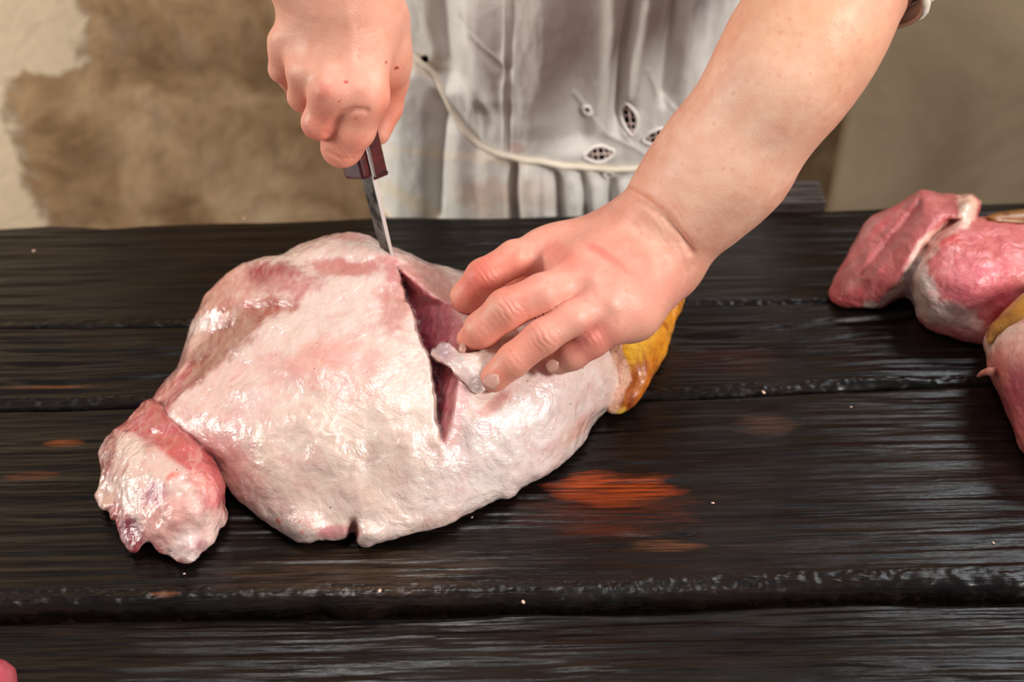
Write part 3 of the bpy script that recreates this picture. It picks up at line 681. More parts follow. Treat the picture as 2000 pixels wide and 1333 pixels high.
mesh_obj('folded_meat', V, Q, M_LEAN, meatA, True, ac)
# rind on its far side
V, Q = relief([(1925,424),(1950,416),(2000,410),(2080,412),(2120,440),(2120,470),(2000,440),(1940,436)], [(1925,425,.074),(2000,420,.072),(2100,430,.07),(2000,440,.068)], lambda X: (1.048 + 0 * X, 1.06), 0.0016, 0.006, 0.008, None)
o = mesh_obj('rind', V, Q, M_RIND, meatA, True, blobs(V, (130,84,34), [(1960,425,40,10,0,(150,90,30),.6,.5)])); o['label'] = 'strip of brown yellow rind behind the lean'

meatB = empty('pork_shank', tuple(at_h(2000, 760, 0.0)), 'pink raw pork piece with a yellow rind edge at the right photo border', 'meat')
PB = [(1926,690),(1924,668),(1930,650),(1945,636),(1968,612),(2000,588),(2060,560),(2140,560),(2200,700),(2160,900),(2080,960),(2000,890),(1978,835),(1958,780),(1940,742),(1930,720)]
V, Q = relief(PB, [(1930,690,.05),(1960,640,.066),(2000,600,.078),(2050,700,.09),(1950,760,.04),(1990,860,.022),(2000,720,.07),(2080,940,.015),(2150,700,.085),(2080,820,.06)], lambda X: (0.885 + 0 * X, 0.90), 0.0018, 0.018, 0.02)
V = V + normals(V, Q) * (fbm(V, 50, 3) * 0.0015)[:, None]
bc = blobs(V, (200,112,106), [(1960,660,60,30,-30,(240,214,196),.95,.4),(1990,690,70,40,-20,(232,170,156),.7,.5),(1990,760,60,40,30,(170,84,104),.7,.5),(1985,800,30,70,-25,(206,100,104),.6,.5),(1950,720,20,40,0,(226,140,130),.7,.5)], .35, 6.0)
mesh_obj('pink_meat', V, Q, M_LEAN, meatB, True, bc)
V, Q = relief([(1921,690),(1922,668),(1932,640),(1962,608),(2000,573),(2060,548),(2130,550),(2140,590),(2070,598),(2010,626),(1972,642),(1948,657),(1936,677),(1930,697)], [(1925,685,.05),(1938,650,.060),(1970,622,.071),(2000,590,.080),(2060,560,.088),(2130,570,.086),(2000,620,.078)], lambda X: (0.89 + 0 * X, 0.90), 0.0014, 0.006, 0.008, None, floor=0.05)
o = mesh_obj('rind', V, Q, M_RIND, meatB, True, blobs(V, (180,124,46), [(1970,610,30,20,-30,(176,116,34),.6,.5)])); o['label'] = 'yellow rind edge'
# little twisted tag of fat
def tube(name, pts, radii, mat, par=None, n=10, col=None):
    P = np.array(pts, float); R_ = np.broadcast_to(np.array(radii, float), (len(P),))
    T = np.gradient(P, axis=0); T /= np.linalg.norm(T, axis=1, keepdims=True) + 1e-12
    up = np.array([0, 0, 1.0]) if abs(T[0, 2]) < .9 else np.array([1.0, 0, 0]); V = []
    s = np.cross(up, T[0]); s /= np.linalg.norm(s)
    for p, t, r in zip(P, T, R_):
        s = s - t * (s @ t); s /= np.linalg.norm(s); b = np.cross(t, s)
        for k in range(n): a = 2 * math.pi * k / n; V.append(p + r * (math.cos(a) * s + math.sin(a) * b))
    m = len(P); Fc = [(i * n + k, i * n + (k + 1) % n, (i + 1) * n + (k + 1) % n, (i + 1) * n + k) for i in range(m - 1) for k in range(n)]
    Fc += [tuple(range(n - 1, -1, -1)), tuple(range((m - 1) * n, m * n))]
    c = None if col is None else np.tile(np.array(lin(*col)), (len(V), 1))
    return mesh_obj(name, V, Fc, mat, par, True, c)
tube('fat_tag', [at_h(1942, 728, .045), at_h(1930, 726, .043), at_h(1918, 730, .038), at_h(1909, 736, .034)], [.004, .003, .0022, .001], M_LEAN, meatB, 10, (226, 160, 140))

PC = [(-60,1290),(-20,1285),(10,1292),(30,1308),(34,1340),(10,1390),(-60,1400)]
V, Q = relief(PC, [(-60,1295,.03),(0,1300,.024),(30,1320,.014),(20,1370,.008),(-40,1380,.012),(-20,1330,.03)], lambda X: (0.66 + 0 * X, 0.68), 0.0016, 0.012, 0.012, None, floor=-0.0105)
o = mesh_obj('meat_scrap', V, Q, M_LEAN, None, True, blobs(V, (190,84,96), []))
tag(o, 'small pink meat scrap at the bottom left corner of the photo', 'meat')

# crumbs
def crumb(uv, r, col, lb):
    p = at_h(*uv, 0.0)
    bm = bmesh.new(); bmesh.ops.create_icosphere(bm, subdivisions=2, radius=1.0)
    for vv in bm.verts:
        nse = float(fbm(np.array([[vv.co.x + uv[0], vv.co.y, vv.co.z]]), 1.3, 3)[0]); vv.co = vv.co * (1 + .35 * nse)
        vv.co = Vector((vv.co.x * r * 1.5, vv.co.y * r, vv.co.z * r * .6))
    me = bpy.data.meshes.new('fat_crumb'); bm.to_mesh(me); bm.free(); me.materials.append(M_LEAN)
    a = me.color_attributes.new('Col', 'FLOAT_COLOR', 'POINT'); a.data.foreach_set('color', np.tile(np.array([*lin(*col), 1], np.float32), len(me.vertices)))
    for pl in me.polygons: pl.use_smooth = True
    o = bpy.data.objects.new('fat_crumb', me); link(o); o.scale = (.75,) * 3; o.location = p + np.array([0, 0, r * .5]); o.rotation_euler = (0, 0, uv[0] % 3)
    return tag(o, lb, 'scrap', 'fat scraps scattered on the planks')
for uv, r, lb in [((1490, 768), .0018, 'largest pale fat scrap, on the plank edge right of the yellow rind'), ((1441, 784), .001, 'tiny fat scrap just below the plank edge, lower left of the largest scrap'),
                  ((742, 1156), .0016, 'pale fat scrap on the wide plank below the middle of the ham'), ((1392, 984), .0012, 'tiny fat scrap just right of the large orange worn patch'),
                  ((922, 1012), .0009, 'tiny fat scrap under the lower right edge of the ham'), ((1662, 796), .0009, 'tiny fat scrap on the wide plank below the pink pork cut'),
                  ((1940, 1062), .0010, 'tiny fat scrap near the right end of the wide front plank'), ((66, 491), .0012, 'tiny fat scrap on the back plank at the far left'),
                  ((105, 663), .0013, 'tiny fat scrap on the narrow second plank at the far left'), ((476, 428), .0014, 'tiny fat scrap on the back edge of the table, by the plaster wall'),
                  ((1022, 1178), .0016, 'pinkish fat scrap on the rounded front edge of the wide plank'), ((360, 1122), .0009, 'tiny fat scrap just below the lean flap of the ham')]:
    crumb(uv, r, (226, 186, 170), lb)

# ------------------------------------------------------------------ person
person = empty('person', (0.064, 1.25, 0.0), 'person in a white ruffled linen blouse with bare forearms cutting the pork leg', 'person')
def J(px, py, h, r):               # joint: point above the table and radius given in photo pixels
    p = at_h(px, py, h); return p, r * depth_of(p) / FPX
def Wd(p): return np.array(p, float)
LH = dict(
  arm=[(*J(1290,455,.128,84),), (*J(1338,402,.150,97),), (*J(1418,312,.185,115),), (*J(1527,152,.245,120),), (*J(1590,50,.275,124),)],
  wrist=J(1268,478,.122,78),
  fingers=dict(
    index=[J(1062,494,.116,40), J(1006,505,.122,35), J(944,541,.114,35), J(914,580,.096,32), J(909,606,.080,25)],
    middle=[J(1136,548,.126,42), J(1060,573,.132,38), J(990,604,.124,40), J(942,644,.108,35), J(920,664,.092,29)],
    ring=[J(1182,596,.120,40), J(1120,622,.122,34), J(1060,658,.114,35), J(1003,704,.100,33), J(966,738,.088,29)],
    pinky=[J(1234,616,.108,42), J(1190,634,.110,38), J(1154,661,.102,38), J(1118,692,.092,31), J(1092,709,.084,24)]),
  thumb=[J(1190,480,.098,46), J(1100,515,.088,30), J(1020,560,.084,26), J(965,590,.080,20)])
RH = dict(
  arm=[(*J(668,20,.275,98),), (*J(655,-60,.30,100),)],
  fingers=dict(
    index=[J(716,190,.232,40), J(690,250,.208,43), J(668,286,.190,40), J(690,285,.168,26), J(722,268,.166,22)],
    middle=[J(650,180,.238,36), J(622,240,.214,32), J(650,252,.180,26), J(700,230,.172,22)],
    ring=[J(600,140,.243,34), J(592,188,.222,29), J(620,215,.185,25), J(680,200,.178,22)],
    pinky=[J(558,90,.250,28), J(552,135,.232,26), J(580,170,.195,22), J(650,170,.185,20)]),
  thumb=[J(756,100,.235,42), J(768,160,.205,30), J(758,210,.185,28), J(742,262,.170,20)])

def build_arm(lo, hi, h, palm, fingers, kp, kf):
    G = Grid(lo, hi, h); Fp = np.full(tuple(G.n), 0.06, np.float32)
    for (a, ra), (b, rb), k in palm: add_cone(G, Fp, a, b, ra, rb, k)
    out = Fp.copy()
    for ch in fingers:
        pts = np.array([c[0] for c in ch]); m = max(c[1] for c in ch) + 0.02
        sl = G.box(pts.min(0) - m, pts.max(0) + m)
        Fl = np.full(tuple(s.stop - s.start for s in sl), 0.06, np.float32)
        for (a, ra), (b, rb) in zip(ch[:-1], ch[1:]): add_cone(G, Fl, a, b, ra, rb, 0.004, sl)
        bl = smin(Fp[sl], Fl, kp); out[sl] = smin(out[sl], bl, kf)
    out[0] = out[-1] = 1; out[:, 0] = out[:, -1] = 1; out[:, :, 0] = out[:, :, -1] = 1
    return largest_piece(*surface_nets(out, G, 2))

L = LH; a = [(np.array(p), r) for p, r in L['arm']]
wr = L['wrist']
elbowL = (at_h(1722, -128, 0.312), 0.045)
palmL = [(a[i], a[i + 1], .03) for i in range(len(a) - 1)] + [(a[-1], elbowL, .03)]
for nme in ('index', 'middle', 'ring', 'pinky'):
    mc = L['fingers'][nme][0]
    off = {'index': (-22, -38), 'middle': (-8, -14), 'ring': (6, 16), 'pinky': (22, 40)}[nme]
    root = J(1268 + off[0], 478 + off[1], .118, 46)
    palmL.append((root, mc, .022))
palmL.append((J(1262, 480, .112, 70), J(1150, 535, .110, 60), .03)); palmL.append((J(1285, 520, .108, 62), J(1215, 585, .104, 56), .03))
mcs = [L['fingers'][q][0] for q in ('index', 'middle', 'ring', 'pinky')]
for q, r in zip(mcs[:-1], mcs[1:]): palmL.append(((q[0] * .86 + np.array(J(1250, 490, .112, 50)[0]) * .14, q[1] * .95), (r[0] * .86 + np.array(J(1250, 490, .112, 50)[0]) * .14, r[1] * .95), .02))
th = L['thumb']
allp = np.array([p for p, r in a] + [elbowL[0]] + [q[0] for f in L['fingers'].values() for q in f])
VL, QL = build_arm(allp.min(0) - .06, allp.max(0) + .065, 0.00125, palmL, list(L['fingers'].values()) + [th], 0.010, 0.0012)

Rr = RH; ar = [(np.array(p), r) for p, r in Rr['arm']]
elbowR = (np.array([-0.33, 1.04, TZ + 0.40]), 0.046)
midR = ((ar[1][0] * .5 + elbowR[0] * .5), 0.043)
palmR = [(ar[0], ar[1], .03), (ar[1], midR, .03), (midR, elbowR, .03)]
for nme in ('index', 'middle', 'ring', 'pinky'):
    mc = Rr['fingers'][nme][0]; off = {'index': 52, 'middle': 18, 'ring': -18, 'pinky': -48}[nme]
    palmR.append((J(668 + off, 26, .268, 48), mc, .022))
palmR.append((J(700, 40, .245, 70), J(690, 130, .225, 55), .03)); palmR.append((J(740, 50, .25, 40), J(752, 120, .225, 42), .03))
allp = np.array([p for p, r in ar] + [elbowR[0]] + [q[0] for f in Rr['fingers'].values() for q in f] + [q[0] for q in Rr['thumb']])
VR, QR = build_arm(allp.min(0) - .055, allp.max(0) + .055, 0.0014, palmR, list(Rr['fingers'].values()) + [Rr['thumb']], 0.010, 0.0012)

# torso, upper arms, neck and head: outside the frame, one surface with the arms
G = Grid((-0.36, 0.95, 0.72), (0.47, 1.48, 1.70), 0.008); Ft = np.full(tuple(G.n), 0.1, np.float32)
for p, q, rp, rq, k in [((-.02,1.27,.78),(.15,1.27,.78),.10,.10,.05),((0,1.26,.95),(.13,1.26,.95),.095,.095,.05),((-.02,1.21,1.18),(.15,1.21,1.18),.09,.09,.05),((-.07,1.19,1.27),(.20,1.19,1.27),.055,.055,.05),
                        ((-.02,1.265,.78),(-.02,1.21,1.18),.10,.09,.05),((.15,1.265,.78),(.15,1.21,1.18),.10,.09,.05),((.065,1.19,1.30),(.065,1.15,1.40),.05,.05,.04),
                        ((.065,1.13,1.47),(.065,1.15,1.53),.075,.085,.03),((.065,1.08,1.42),(.065,1.10,1.47),.045,.06,.03),((.065,1.045,1.475),(.065,1.065,1.50),.012,.01,.012),
                        ((-.018,1.14,1.49),(-.018,1.145,1.52),.015,.017,.008),((.148,1.14,1.49),(.148,1.145,1.52),.015,.017,.008)]:
    add_cone(G, Ft, Wd(p), Wd(q), rp, rq, k)
add_cone(G, Ft, Wd((.20,1.19,1.27)), elbowL[0], .055, .043, .04); add_cone(G, Ft, Wd((-.07,1.19,1.27)), elbowR[0], .055, .046, .04)
Ft[0] = Ft[-1] = 1; Ft[:, 0] = Ft[:, -1] = 1; Ft[:, :, 0] = Ft[:, :, -1] = 1
VT, QT = surface_nets(Ft, G, 2)

# creases, tendons and knuckles
def groove(V, N, pts, wd, dp):
    u, v, _ = proj(V); d = np.full(len(V), 1e9); P = np.array(pts, float)
    for p, q in zip(P[:-1], P[1:]):
        e = q - p; t = np.clip(((u - p[0]) * e[0] + (v - p[1]) * e[1]) / (e @ e), 0, 1); d = np.minimum(d, np.hypot(u - p[0] - t * e[0], v - p[1] - t * e[1]))
    vis = (N @ -_F) > 0.0
    return -dp * np.exp(-(d / wd) ** 2) * vis
NL = normals(VL, QL); disp = np.zeros(len(VL))
disp += groove(VL, NL, [(1228,372),(1262,392),(1300,425),(1332,465),(1350,492)], 8, .0027)
disp += groove(VL, NL, [(1186,392),(1215,415),(1250,450)], 5, .0006) + groove(VL, NL, [(1262,400),(1300,440),(1330,490),(1338,530)], 6, .0007)
# tendons and knuckle bumps
for pts, dpt in [([(1230,470),(1140,540)], -.0012), ([(1245,500),(1190,585)], -.0012), ([(1215,440),(1070,500)], -.001)]: disp += groove(VL, NL, pts, 13, dpt * .6)
for (cx, cy, r, a_) in [(1165,545,20,.0018),(1200,600,16,.0012),(1075,500,18,.0012),(1158,660,14,.0012),(990,605,18,.001),(1062,655,16,.001)]:
    u, v, _ = proj(VL); disp += a_ * np.exp(-((u - cx) ** 2 + (v - cy) ** 2) / r ** 2) * ((NL @ -_F) > 0)
VL = VL + NL * (disp + fbm(VL, 60, 2) * 0.0003)[:, None]
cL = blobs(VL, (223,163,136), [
    (1130,560,260,150,-30,(234,164,146),.8,.6),(1290,420,90,60,50,(234,176,152),.5,.6),(960,540,70,46,-20,(226,130,112),.75,.5),(910,590,30,40,0,(222,124,106),.7,.5),(938,536,26,30,0,(212,104,88),.5,.6),(975,640,80,40,-35,(230,150,128),.6,.6),(1010,600,24,22,0,(226,132,116),.5,.6),
    (920,675,30,24,0,(228,140,120),.6,.5),(1010,700,80,36,-35,(228,142,120),.6,.6),(960,745,30,26,0,(226,140,120),.6,.6),(1160,670,60,34,-30,(224,130,116),.7,.5),(1162,656,18,18,0,(222,120,108),.3,.8),(1100,500,36,20,30,(224,128,112),.6,.6),(1185,500,50,8,35,(216,110,98),.6,.6),
    (1250,610,60,20,-35,(226,150,130),.5,.6),(1320,560,40,30,-40,(226,150,134),.5,.6),(1560,90,120,120,0,(238,188,148),.6,.7),(1440,280,120,210,38,(244,200,174),.8,.6)], .25, 1.0)  # last patch: paler forearm skin, with the highlight along its middle painted in
def wrinkle(V, spots):
    u, v, _ = proj(V); wv = np.zeros(len(V))
    for (cx, cy, r, a_) in spots: wv = np.maximum(wv, a_ * np.exp(-((u - cx) ** 2 + (v - cy) ** 2) / r ** 2))
    return wv[:, None]
cL = np.concatenate([cL, wrinkle(VL, [(990,600,24,1),(1060,655,24,1),(1156,660,20,.4),(942,535,24,.7),(1003,706,16,.4),(942,645,16,.4),(1300,440,50,.25)])], 1)
NR = normals(VR, QR); disp = np.zeros(len(VR))
for (cx, cy, r, a_) in [(632,178,18,.002),(540,70,18,.002),(600,140,16,.001),(716,170,22,.001)]:
    u, v, _ = proj(VR); disp += a_ * np.exp(-((u - cx) ** 2 + (v - cy) ** 2) / r ** 2) * ((NR @ -_F) > 0)
disp += groove(VR, NR, [(638,262),(650,240),(668,222),(690,214),(716,216)], 5, .0022) + groove(VR, NR, [(640,296),(655,306),(672,311),(690,310)], 3, .0007)
for pts in ([(640,30),(632,160)], [(610,30),(598,130)], [(680,30),(690,160)]): disp += groove(VR, NR, pts, 10, -.0005)
VR = VR + NR * (disp + fbm(VR, 60, 2) * 0.0003)[:, None]
cR = blobs(VR, (228,168,144), [(640,190,40,40,0,(228,148,128),.6,.6),(668,290,50,50,0,(234,150,124),.7,.6),(620,250,36,36,0,(220,132,112),.7,.6),(580,190,36,30,0,(220,140,118),.6,.6),(545,130,26,40,0,(226,150,128),.5,.6),(720,210,60,60,0,(234,158,136),.6,.7),(770,200,30,60,0,(226,140,116),.7,.6),
    (632,178,12,16,0,(214,116,104),.4,.6),(774,133,5,3,0,(150,30,26),1,.3),(676,160,4,3,0,(190,50,40),1,.3),(664,198,6,2,-40,(200,70,60),.9,.4),(754,122,3,2,0,(150,70,50),.9,.3),(695,232,3,2,0,(190,80,60),.8,.3)], .2, 1.0)
cR = np.concatenate([cR, wrinkle(VR, [(668,306,20,.3)])], 1)
V = np.concatenate([VL, VR, VT]); Q = np.concatenate([QL, QR + len(VL), QT + len(VL) + len(VR)])
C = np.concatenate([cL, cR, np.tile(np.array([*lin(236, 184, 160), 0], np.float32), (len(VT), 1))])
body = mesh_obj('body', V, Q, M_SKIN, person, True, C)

# fingernails
def nail(c, tipdir_uv, nrm_uv, hh, ln, wd, label=None):
    p = at_h(c[0], c[1], hh); s = depth_of(p) / FPX
    T = _R * tipdir_uv[0] - _U * tipdir_uv[1]; T /= np.linalg.norm(T)
    Nn = -_F * nrm_uv[2] + _R * nrm_uv[0] - _U * nrm_uv[1]; Nn -= T * (Nn @ T); Nn /= np.linalg.norm(Nn)
    S = np.cross(Nn, T); V = []; Fc = []; nu, nv = 9, 8
    for side in (0, 1):
        for j in range(nv):
            t = j / (nv - 1) * 2 - 1
            for i in range(nu):
                a = (i / (nu - 1) * 2 - 1); ww = wd * math.sqrt(max(.08, 1 - .92 * max(0, (-t - .05) / .95) ** 2.4 - .35 * max(0, (t - .5) / .5) ** 2)) * s * .5
                z = (1 - a * a) * wd * .16 * s - .05 * ln * s * t * t - side * .0007
                V.append(p + S * (a * ww) + T * (t * ln * .5 * s * (1 - .12 * a * a)) + Nn * z)
    n = nu * nv
    for j in range(nv - 1):
        for i in range(nu - 1):
            q = j * nu + i; Fc.append((q, q + 1, q + nu + 1, q + nu)); Fc.append((n + q + nu, n + q + nu + 1, n + q + 1, n + q))
    ring = [i for i in range(nu)] + [j * nu + nu - 1 for j in range(1, nv)] + [(nv - 1) * nu + i for i in range(nu - 2, -1, -1)] + [j * nu for j in range(nv - 2, 0, -1)]
    for x, y in zip(ring, ring[1:] + ring[:1]): Fc.append((y, x, n + x, n + y))
    return mesh_obj('fingernail', V, Fc, M_NAIL, person)
nail((961,744), (-.62,.6), (-.40,.22,1), .0963, 34, 31)
nail((1079,715), (-.75,.5), (-.35,.35,1), .0892, 28, 25)
nail((902,681), (-.3,.8), (-.8,.3,.7), .0950, 30, 20)
nail((891,622), (-.1,.8), (-.8,.1,.6), .080, 24, 16)

# ------------------------------------------------------------------ knife
k_tip = at_h(772, 520, .098); k_neck = at_h(731, 345, .163); ax = k_neck - k_tip; ax /= np.linalg.norm(ax)
knife = empty('kitchen_knife', tuple(k_neck), 'kitchen knife with a dark red wooden handle in the right fist', 'knife')
_t = NT('worn_steel'); _n = _t.noise(_t.coord((1, 1, 1)), 60, 5, .65); _t.set(Base_Color=_t.ramp(_n, [(.4, lin(44, 40, 38)), (.62, lin(120, 114, 110))]), Metallic=1.0, Roughness=_t.ramp(_n, [(.3, (.25,) * 3), (.7, (.5,) * 3)])); M_STEEL = _t.m
_t = NT('bright_steel_edge'); _t.set(Base_Color=lin(215, 212, 208), Metallic=0.7, Roughness=0.45); M_SPINE = _t.m
_t = NT('dark_red_wood'); _n = _t.noise(_t.coord((8, 8, 60)), 8, 4, .6); _t.set(Base_Color=_t.ramp(_n, [(.3, lin(38, 6, 11)), (.7, lin(84, 14, 22))]), Roughness=.35, Coat_Weight=.3); M_HANDLE = _t.m
view = (k_neck - CAM); view /= np.linalg.norm(view)
right_ = np.cross(ax, -view); right_ /= np.linalg.norm(right_)
if right_[0] < 0: right_ = -right_
away = view - ax * (view @ ax); away /= np.linalg.norm(away)
wdir = away * .80 - right_ * .60; wdir /= np.linalg.norm(wdir)     # from spine to cutting edge
tdir = np.cross(ax, wdir); tdir /= np.linalg.norm(tdir)
def strip(name, prof, thick, mat, taper=True):    # prof: list of (along axis from neck downwards, spine offset, edge offset)
    V = []; Fc = []
    for (s, o0, o1, th_) in prof:
        for (o, t) in ((o0, th_), (o0, -th_), (o1, -th_ * (0.15 if taper else 1)), (o1, th_ * (0.15 if taper else 1))):
            V.append(k_neck - ax * s + wdir * o + tdir * t)
    for i in range(len(prof) - 1):
        for k in range(4): Fc.append((4*i+k, 4*i+(k+1)%4, 4*i+4+(k+1)%4, 4*i+4+k))
    Fc += [(3, 2, 1, 0), tuple(4 * (len(prof) - 1) + k for k in range(4))]
    return mesh_obj(name, V, Fc, mat, knife, False)
LB = float(np.linalg.norm(k_neck - k_tip))
strip('blade', [(-.005, .0012, .016, .0011)] + [(LB * 1.28 * t, .0012 + .001 * t ** 4, .016 - .003 * t - .012 * t ** 5, .0011 - .0006 * t) for t in np.linspace(0, 1, 14)], 0, M_STEEL)
sp = strip('spine', [(-.10, 0, .0014, .0015)] + [(LB * 1.28 * t, 0, .0013, .0015 - .0008 * t) for t in np.linspace(0, 1, 8)], 0, M_SPINE, False); sp['label'] = 'bright steel spine running through the handle'
for sg in (1, -1):
    bm = bmesh.new(); bmesh.ops.create_cube(bm, size=1)
    for vv in bm.verts:
        s = -.052 + vv.co.z * .104; o_ = .0115 + vv.co.x * .023; t_ = sg * (.0016 + (vv.co.y + .5) * .0085)
        vv.co = Vector(k_neck - ax * s + wdir * o_ + tdir * t_)
    bmesh.ops.bevel(bm, geom=bm.edges[:], offset=.0026, segments=3, profile=.5, affect='EDGES'); bmesh.ops.recalc_face_normals(bm, faces=bm.faces[:])
    me = bpy.data.meshes.new('handle_scale'); bm.to_mesh(me); bm.free(); me.materials.append(M_HANDLE); o = bpy.data.objects.new('handle_scale', me); link(o); parent(o, knife)

# ------------------------------------------------------------------ blouse
XC = 0.072
def blouse():
    nu, nv = 420, 330; hmin, hmax = -0.16, 0.36
    phi = np.linspace(-1.75, 1.75, nu); hh = np.linspace(hmin, hmax, nv)
    PH, HHg = np.meshgrid(phi, hh)
    A = 0.205 + 0 * HHg; B = 0.125
    yc = 1.235 - 0.10 * np.clip(HHg, -.2, .5)
    X = XC + A * np.sin(PH); Y = yc - B * np.cos(PH); Z = TZ + HHg
    P = np.stack([X, Y, Z], -1); Nn = np.stack([np.sin(PH) * B, -np.cos(PH) * A, 0 * PH], -1); Nn /= np.linalg.norm(Nn, axis=-1, keepdims=True)
    u, v, _ = proj(P.reshape(-1, 3)); u = u.reshape(PH.shape); v = v.reshape(PH.shape)
    seam_v = np.interp(u, [740,780,805,830,865,890,920,960,1010,1070,1130,1200,1260,1320,1400,1500], [60,85,110,140,185,232,268,294,308,318,326,331,326,314,300,290])
    below = smooth01(-4, 10, v - seam_v)
    d = np.zeros(PH.shape)
    def fold(path, wl, wr_, amp, mask=1.0):
        pv = [q[1] for q in path]; pu = [q[0] for q in path]; c = np.interp(v, pv, pu); x = u - c
        lim = smooth01(pv[0] - 30, pv[0] + 10, v) * smooth01(pv[-1] + 30, pv[-1] - 10, v)
        return amp * np.where(x < 0, np.exp(-(x / wl) ** 2), np.exp(-(x / wr_) ** 2)) * lim * mask
    ab = 1 - below
    d += fold([(855,-200),(850,0),(862,160)], 40, 40, -.016, ab) + fold([(925,-200),(925,0),(915,90),(935,200)], 22, 60, .009, ab) + fold([(820,-200),(822,0),(840,120)], 16, 14, .007, ab)
    d += fold([(905,40),(935,80),(985,135)], 14, 12, -.006, ab) + fold([(900,60),(920,150),(960,240)], 12, 16, -.004, ab)
    d += fold([(991,-200),(990,0),(985,290)], 4, 4, .0025, ab) + fold([(1000,-200),(1000,0),(993,290)], 6, 5, -.002, ab)
    d += fold([(1060,-200),(1050,0),(1040,250)], 40, 50, .005, ab) + fold([(1150,-200),(1150,0),(1130,280)], 45, 40, -.009, ab)
    d += fold([(1195,-200),(1195,60),(1180,260)], 12, 16, .005, ab) + fold([(1240,-200),(1236,0),(1214,110),(1207,240)], 9, 14, -.012, ab) + fold([(1268,-200),(1266,0),(1250,110),(1235,190)], 14, 22, .006, ab)
    d += fold([(1330,-200),(1322,0),(1306,100),(1298,190)], 10, 14, -.011, ab) + fold([(1360,-200),(1352,0),(1335,200)], 18, 40, .006, ab) + fold([(1420,-200),(1400,0),(1380,200)], 12, 12, -.003, ab)
    # ruffle under the waist seam
    d += below * .006 * smooth01(0, 70, v - seam_v)
    d += fold([(800,140),(795,300),(790,420)], 40, 34, .010, below) + fold([(862,190),(856,300),(850,430)], 15, 16, -.015, below) + fold([(905,250),(905,330),(900,430)], 26, 30, .008, below) + fold([(760,180),(755,300),(750,420)], 12, 12, -.006, below) + fold([(955,300),(960,430)], 18, 20, .006, below)
    gath = np.sin(u / 8.2 + 1.3 * np.sin(u / 31.0) + (v - 320) * .02) * smooth01(975, 1010, u) * smooth01(70, 5, v - seam_v)
    d += below * .0035 * gath
    for c, aa, wv in [(1003,-.012,12),(1035,.007,16),(1062,.003,8),(1090,-.011,12),(1120,.006,12),(1140,-.008,9),(1165,.007,12),(1190,-.010,10),(1215,.006,14),(1245,-.007,10),(1290,.004,20),(1330,-.006,12),(1400,.005,30)]:
        d += below * aa * np.exp(-((u - c - (v - 340) * .05) / wv) ** 2) * smooth01(0, 30, v - seam_v)
    # leaf embroidery relief
    for pts in ([(1195,220),(1215,255),(1235,285),(1260,300)], [(1120,190),(1150,225),(1185,262),(1230,285)], [(1300,195),(1320,215),(1345,235)], [(1262,130),(1275,160),(1290,200)]):
        pp = np.array(pts, float); dd = np.full(u.shape, 1e9)
        for q, r in zip(pp[:-1], pp[1:]):
            e = r - q; t = np.clip(((u - q[0]) * e[0] + (v - q[1]) * e[1]) / (e @ e), 0, 1); dd = np.minimum(dd, np.hypot(u - q[0] - t * e[0], v - q[1] - t * e[1]))
        d += .0016 * np.exp(-(dd / 4) ** 2)
    Pf = P.reshape(-1, 3); d += (fbm(Pf * np.array([1, 1, .5]), 26, 4) * .0022 + fbm(Pf * np.array([1.6, 1, .35]), 60, 3) * .0012).reshape(d.shape) * .9
    P2 = P + Nn * d[..., None]
    # openings of the cutwork
    leaves = [(1231,235,30,12.5,82),(1285,267,30,13,-12),(1172,302,30,12.5,-8),(1148,223,8,5,30),(1189,341,7,5.5,20),(822,122,9,8,40)]
    keep = np.ones((nv - 1, nu - 1), bool); uc = (u[:-1, :-1] + u[1:, 1:]) / 2; vc = (v[:-1, :-1] + v[1:, 1:]) / 2
    front = np.cos((PH[:-1, :-1] + PH[1:, 1:]) / 2) > 0
    for (cx, cy, a_, b_, an) in leaves:
        t = math.radians(an); p = (uc - cx) * math.cos(t) + (vc - cy) * math.sin(t); q = -(uc - cx) * math.sin(t) + (vc - cy) * math.cos(t)
        keep &= ~((np.abs(q) < b_ * (1 - (p / a_) ** 2)) & (np.abs(p) < a_) & front)
    hem = np.interp(uc, [730,742,760,780,800,830,1500,1512,1524], [360,378,396,409,420,432,432,400,378])
    keep &= ~((vc > hem) & (uc < 830) & front) & ~((uc > 1500) & (vc > hem) & front)
    idx = np.arange(nu * nv).reshape(nv, nu)
    Qd = np.stack([idx[:-1, :-1], idx[:-1, 1:], idx[1:, 1:], idx[1:, :-1]], -1)[keep]
    Cc = blobs(P2.reshape(-1, 3), (216,213,208), [(560+970-0, 0, 1,1,0,(0,0,0),0,.3),(940,385,40,40,0,(204,166,140),.5,.6),(1035,380,50,36,0,(210,182,160),.35,.6),(1010,290,14,10,0,(190,150,140),.6,.5),(800,390,60,14,30,(222,206,176),.7,.5),(825,125,26,22,0,(206,190,160),.6,.5),(1020,315,300,9,5,(232,218,196),.6,.5)], .4, 3.0)
    o = mesh_obj('blouse', P2.reshape(-1, 3), Qd, M_CLOTH, person, True, Cc)
    md = o.modifiers.new('thickness', 'SOLIDIFY'); md.thickness = 0.0012; md.offset = -1
    # dark cloth below
    Pu = P - Nn * 0.022
    si = np.arange(0, nv, 6); sj = np.arange(0, nu, 6); Pu = Pu[np.ix_(si, sj)]
    iu = np.arange(len(si) * len(sj)).reshape(len(si), len(sj)); Qu = np.stack([iu[:-1, :-1], iu[:-1, 1:], iu[1:, 1:], iu[1:, :-1]], -1).reshape(-1, 4)
    oc = mesh_obj('undershirt', Pu.reshape(-1, 3), Qu, M_DARKCLOTH, person)
    Pf2 = P2.reshape(-1, 3); Nf = Nn.reshape(-1, 3); uf = u.ravel(); vf = v.ravel(); fr = (np.cos(PH) > -.1).ravel()
